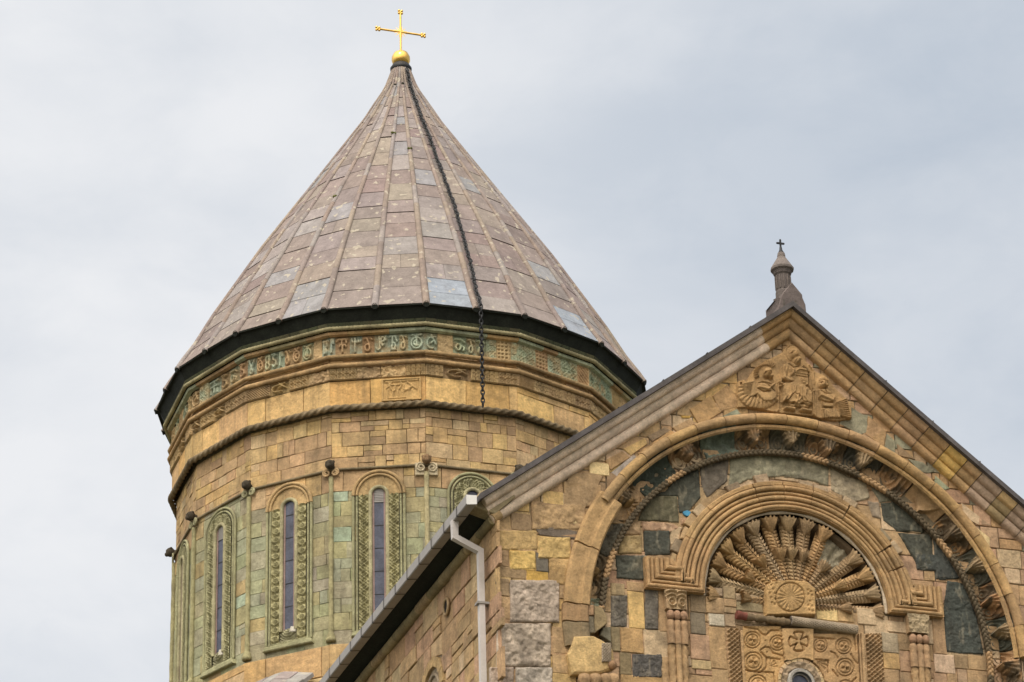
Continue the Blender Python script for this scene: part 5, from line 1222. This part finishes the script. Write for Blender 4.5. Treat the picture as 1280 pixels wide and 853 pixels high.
# ---- nave roof
m = MB(); YB = YD-5.0; RZ = APZ+.59*hypot(1, .78)+.05; OH = -.46
sLt, sRt = .748, .818; xl, xr = -7.60, 7.9
def zt_(x): return RZ-(sLt*(APX-x)*1.0 if x < APX else sRt*(x-APX))
for x1 in (xl, xr):
    X = [APX, x1]; top = [(APX, OH, RZ), (x1, OH, zt_(x1)), (x1, YB, zt_(x1)), (APX, YB, RZ)]; bot = [(a_, b_, c_-.14) for a_, b_, c_ in top]
    m.add(top+bot, [[0, 1, 2, 3], [4, 7, 6, 5], [0, 4, 5, 1], [1, 5, 6, 2], [2, 6, 7, 3]], (.1, .1, .1))
    n_ = 7    # lapped joints of the edge sheets
    for k in range(1, n_):
        q = k/n_; x = APX+(x1-APX)*q; s_ = .012 if x1 > 0 else -.012; z = zt_(x)
        m.add([(x-s_, OH-.012, z+.018-(sLt if x1 < 0 else -sRt)*-s_*0), (x+s_, OH-.012, z+.018-(.76*abs(s_)*2 if 0 else 0)), (x+s_, OH-.012, z-.15), (x-s_, OH-.012, z-.15), (x-s_, OH+.2, z+.018), (x+s_, OH+.2, z+.018)], [[0, 1, 2, 3], [0, 4, 5, 1]], (.08, .08, .08))
m.build('nave_roof', M_RF, church, 'thin dark roof edge over the gable')
m = MB(); box(m, -6.9, .75, 0, 7.1, YB, 31.2, (.3, .25, .16)); m.build('nave_core', M_MO, church)

# ---- side wall
sx = lambda Y: -7.14-.0215*Y
def smap(u, v, n): return (sx(u)-n, u, v)
sw = MB()
m = MB(); m.add([smap(0, 0, -.04), smap(YB, 0, -.04), smap(YB, 31.3, -.04), smap(0, 31.3, -.04)], [[0, 3, 2, 1]], (.3, .25, .16)); m.build('side_core', M_MO, church)
def smap2(u, v, n): return smap(u, v, n)
WY, WZ, WR = 4.55, 28.62, .62
def test_side(P):
    cu = sum(p[0] for p in P)/len(P); cv = sum(p[1] for p in P)/len(P)
    if cv < WZ: 
        if abs(cu-WY) < WR+.9: return clip(P, 1, 0, WY+WR+.25) if cu > WY else clip(P, -1, 0, -(WY-WR-.25))
        return P
    a_ = atan2(cv-WZ, cu-WY); 
    if hypot(cu-WY, cv-WZ) < WR+1.3: return clip(P, cos(a_), sin(a_), cos(a_)*WY+sin(a_)*WZ+WR+.25)
    return P
class FlipMB(MB):
    pass
ashlar(sw, 0, 16, 26.0, 30.95, .55, .75, [TAN, LTN, (.40, .28, .16), (.46, .33, .18), PNK, (.48, .33, .17), (.50, .38, .22)], smap, dn=.022, test=test_side, split=.25, gap=.008)
ashlar(sw, 16, YB, 26.0, 30.95, .8, 1.6, [TAN, LTN], smap)
sw.add([smap(0, 0, .01), smap(YB, 0, .01), smap(YB, 26, .01), smap(0, 26, .01)], [[0, 3, 2, 1]], TAN)
for i in range(7):
    a_ = pi*i/7; b_ = pi*(i+1)/7-.02; stone(sw, [(WY+r_*cos(t), WZ+r_*sin(t)) for r_, t in ((WR+.02, a_), (WR+.26, a_), (WR+.26, b_), (WR+.02, b_))], smap, jit((.48, .34, .17), .06), -.05, .05, .01, .006)
for sg in (-1, 1):
    for k in range(4): u0 = WY+sg*(WR+.14); stone(sw, [(u0-.13, WZ-.6*k-.6), (u0+.13, WZ-.6*k-.6), (u0+.13, WZ-.6*k-.01), (u0-.13, WZ-.6*k-.01)], smap, jit((.46, .33, .18), .06), -.05, .04)
swo = sw.build('side_wall', M_ST, church)
m = MB(); pts = [(WY+WR*cos(t), WZ+WR*sin(t)) for t in np.linspace(0, pi, 20)]; pts = [(WY+WR, WZ-3)]+pts+[(WY-WR, WZ-3)]
n_ = len(pts); m.add([smap(*p, .03) for p in pts]+[smap(*p, -.03) for p in pts], [[i, i+1, n_+i+1, n_+i] for i in range(n_-1)], (.40, .30, .18))
m.add([smap(*p, -.028) for p in pts], [list(range(n_))], (.33, .27, .19)); 
for r_ in (.45,): tube(m, [smap(WY+r_*cos(t), WZ+r_*sin(t), -.01) for t in np.linspace(0, pi, 20)], .04, (1, 0, 0), (.34, .28, .2), 6)
m.build('blind_arched_window', M_ST, church)
m = MB(); P = [smap(3.38+.17*cos(t), 30.31+.19*sin(t), .035) for t in np.linspace(0, 2*pi, 20, endpoint=False)]; tube(m, P, .035, (1, 0, 0), (.42, .31, .18), 7, closed=True); P2 = [smap(3.38+.15*cos(t), 30.31+.17*sin(t), .034) for t in np.linspace(0, 2*pi, 20, endpoint=False)]
m.add(P2, [list(range(20))], (.01, .008, .006)); m.build('vent_hole', M_CV, church)
# eaves moulding and dark soffit
m = MB()
ys = np.arange(-.05, YB, .9)
for a_, b_ in zip(ys[:-1], ys[1:]):
    tube(m, [(sx(y)-.04, y, 31.02) for y in np.linspace(a_+.005, b_-.005, 5)], .125+rng.uniform(-.008, .008), (0, 0, 1), jit(rng.choice([(.33, .27, .15), (.26, .22, .12), (.36, .28, .16)])), 12)
tube(m, [(XL-.06, -.06, 31.02), (XL+.10, -.06, 31.16)], .12, (0, 1, 0), (.38, .27, .14), 12)
P = [(XL-.02, 31.1), (XL-.55, 31.25), (XL-.35, 31.62), (XL+.45, 32.0), (XL+.45, 31.55)]
stone(m, P, fmY(-.05), (.30, .25, .15), -.3, .12, .02, .005)
m.build('eaves_roll', M_CV, church)
m = MB(); V = []
prs = [(.03, 31.12), (-.10, 31.16), (-.30, 31.22), (-.47, 31.30), (-.47, 31.34)]
G = np.array([[(sx(y)+a_, y, z) for a_, z in prs] for y in np.linspace(-.1, YB, 3)]); m.grid(G, (.03, .03, .02), False)
m.build('dark_soffit', M_DK, church)
# gutter and downpipe
gx = lambda Y: -7.82-.0215*(Y+.5)
m = MB(); y0, y1 = -.50, YB
sec = [(.13, 31.34), (.13, 31.13), (-.09, 31.10), (-.11, 31.12), (-.11, 31.33), (-.085, 31.34), (-.085, 31.15), (.10, 31.16)]
G = np.array([[(gx(y)+a_, y, z) for a_, z in sec] for y in (y0, y1)]); 
for j in range(len(sec)-1): m.grid(G[:, j:j+2], (.4, .4, .4), False)
gut = m.build('gutter', M_MT, church, 'grey box gutter along the side eaves')
m = MB(); m.add([(gx(y0)+a_, y0-.004, z) for a_, z in sec[:5]], [[0, 1, 2, 3, 4]], (.5, .5, .5)); m.add([(gx(y0)+a_, y0-.008, z) for a_, z in sec[:5]], [[4, 3, 2, 1, 0]], (.5, .5, .5)); m.build('end_cap', mat('pale_cap', base=(.62, .60, .58), var=.08, bump=0, grime=0, pits=0, rough=.4), gut)
for y in np.arange(.15, 14, .92):
    m = MB(); G = np.array([[(gx(yy)+a_*1.03+(-.004 if a_ < 0 else .004), yy, z+(-.006 if z < 31.2 else .004)) for a_, z in sec[:6]] for yy in (y, y+.05)])
    for j in range(5): m.grid(G[:, j:j+2], (.2, .2, .2), False)
    m.build('gutter_joint', M_RF, gut)
def boxpipe(mb, pts, w):
    P = np.array(pts, float)
    for i in range(len(P)):
        pass
    rows = []
    for i in range(len(P)):
        if 0 < i < len(P)-1: t = (P[i]-P[i-1])/np.linalg.norm(P[i]-P[i-1])+(P[i+1]-P[i])/np.linalg.norm(P[i+1]-P[i])
        else: t = P[min(i+1, len(P)-1)]-P[max(i-1, 0)]
        t /= np.linalg.norm(t); yv = np.array([0, 1., 0]); xv = np.cross(yv, t); xv /= np.linalg.norm(xv); k = 1.
        rows.append([P[i]+xv*a_*w*k+yv*b_*w for a_, b_ in ((-1, -1), (1, -1), (1, 1), (-1, 1))])
    G = np.array(rows)
    for j in range(4): mb.grid(np.stack([G[:, j], G[:, (j+1) % 4]], 1), (.4, .4, .4), False)
PY = .50
M_PP = mat('pale_pipe_paint', base=(.50, .46, .44), var=.08, rough=.45, bump=.04, grime=.1, pits=0)
m = MB(); boxpipe(m, [(-7.90, PY, 31.14), (-7.90, PY, 30.74), (-7.32, PY, 30.47), (-7.32, PY, .3)], .074)
dp = m.build('downpipe', M_PP, church, 'pale square downpipe bent back to the side wall')
for z in (29.2, 26.5, 22.):
    m = MB(); box(m, -7.44, PY-.10, z, -7.16, PY+.10, z+.05, (.3, .3, .3)); m.build('pipe_bracket', M_MT, dp)

# ================================================================== ridge turret
TX, TY, TZ = .19, .10, 36.93
tur = empty('ridge_turret', (TX, TY, TZ), 'small dark stone model church standing on the peak of the gable', 'finial')
cT = (.13, .11, .105); m = MB()
box(m, TX-.33, TY-.30, TZ+.02, TX+.33, TY+.40, TZ+.46, cT)
stone(m, [(TX-.40, TZ+.0), (TX+.38, TZ+.0), (TX+.37, TZ+.34), (TX+.31, TZ+.52), (TX+.30, TZ+.60), (TX+.06, TZ+.90), (TX-.17, TZ+.62), (TX-.24, TZ+.48)], fmY(TY-.10), cT, -.4, .26, .03, .004)
m.add([(TX-.36, TY-.2, TZ+.42), (TX-.36, TY+.35, TZ+.42), (TX-.1, TY+.07, TZ+.72), (TX+.38, TY-.2, TZ+.42), (TX+.38, TY+.35, TZ+.42), (TX+.1, TY+.07, TZ+.72), (TX-.42, TY-.26, TZ+.40), (TX-.42, TY+.4, TZ+.40)], [[0, 1, 2], [4, 3, 5], [6, 0, 2], [2, 5, 3, 0]], (.17, .15, .14))
for u in (-.18, .12): box(m, TX+u-.02, TY-.375, TZ+.1, TX+u+.02, TY-.36, TZ+.4, (.1, .09, .08))
m.build('turret_base', M_RF and mat('dark_basalt', var=.25, bump=.5, bscale=20, grime=.3, pits=.3), tur)
MB_ = bpy.data.materials['dark_basalt']
m = MB(); lathe(m, [(.20, TZ+.45), (.195, TZ+.80), (.175, TZ+.84), (.18, TZ+1.24), (.21, TZ+1.27), (.23, TZ+1.34)], TX, TY+.03, (.12, .105, .10), 12, False)
for i in range(12):
    a_ = 2*pi*i/12+pi/12; x, y = TX+.18*cos(a_), TY+.03+.18*sin(a_); tube(m, [(x, y, TZ+.86), (x, y, TZ+1.22)], .018, (0, 1, 0), (.15, .13, .12), 6)
m.build('turret_drum', MB_, tur)
m = MB(); lathe(m, [(.20, TZ+1.33), (.275, TZ+1.38), (.28, TZ+1.43), (.095, TZ+1.74), (.10, TZ+1.77), (.085, TZ+1.85), (.02, TZ+1.89)], TX, TY+.03, (.17, .15, .14), 12, False)
m.build('turret_roof', MB_, tur)
m = MB(); z = TZ+1.83; lathe(m, [(.06, z), (.065, z+.05), (.04, z+.1), (.03, z+.18)], TX, TY+.03, (0, 0, 0), 10); box(m, TX-.018, TY+.01, z+.12, TX+.018, TY+.05, z+.38, (0, 0, 0)); box(m, TX-.085, TY+.008, z+.27, TX+.085, TY+.052, z+.305, (0, 0, 0))
for x, zz in ((-.085, z+.288), (.085, z+.288), (0, z+.38)): ball(m, (TX+x, TY+.03, zz), .024, (0, 0, 0), 8)
m.build('turret_cross', M_IR, tur)
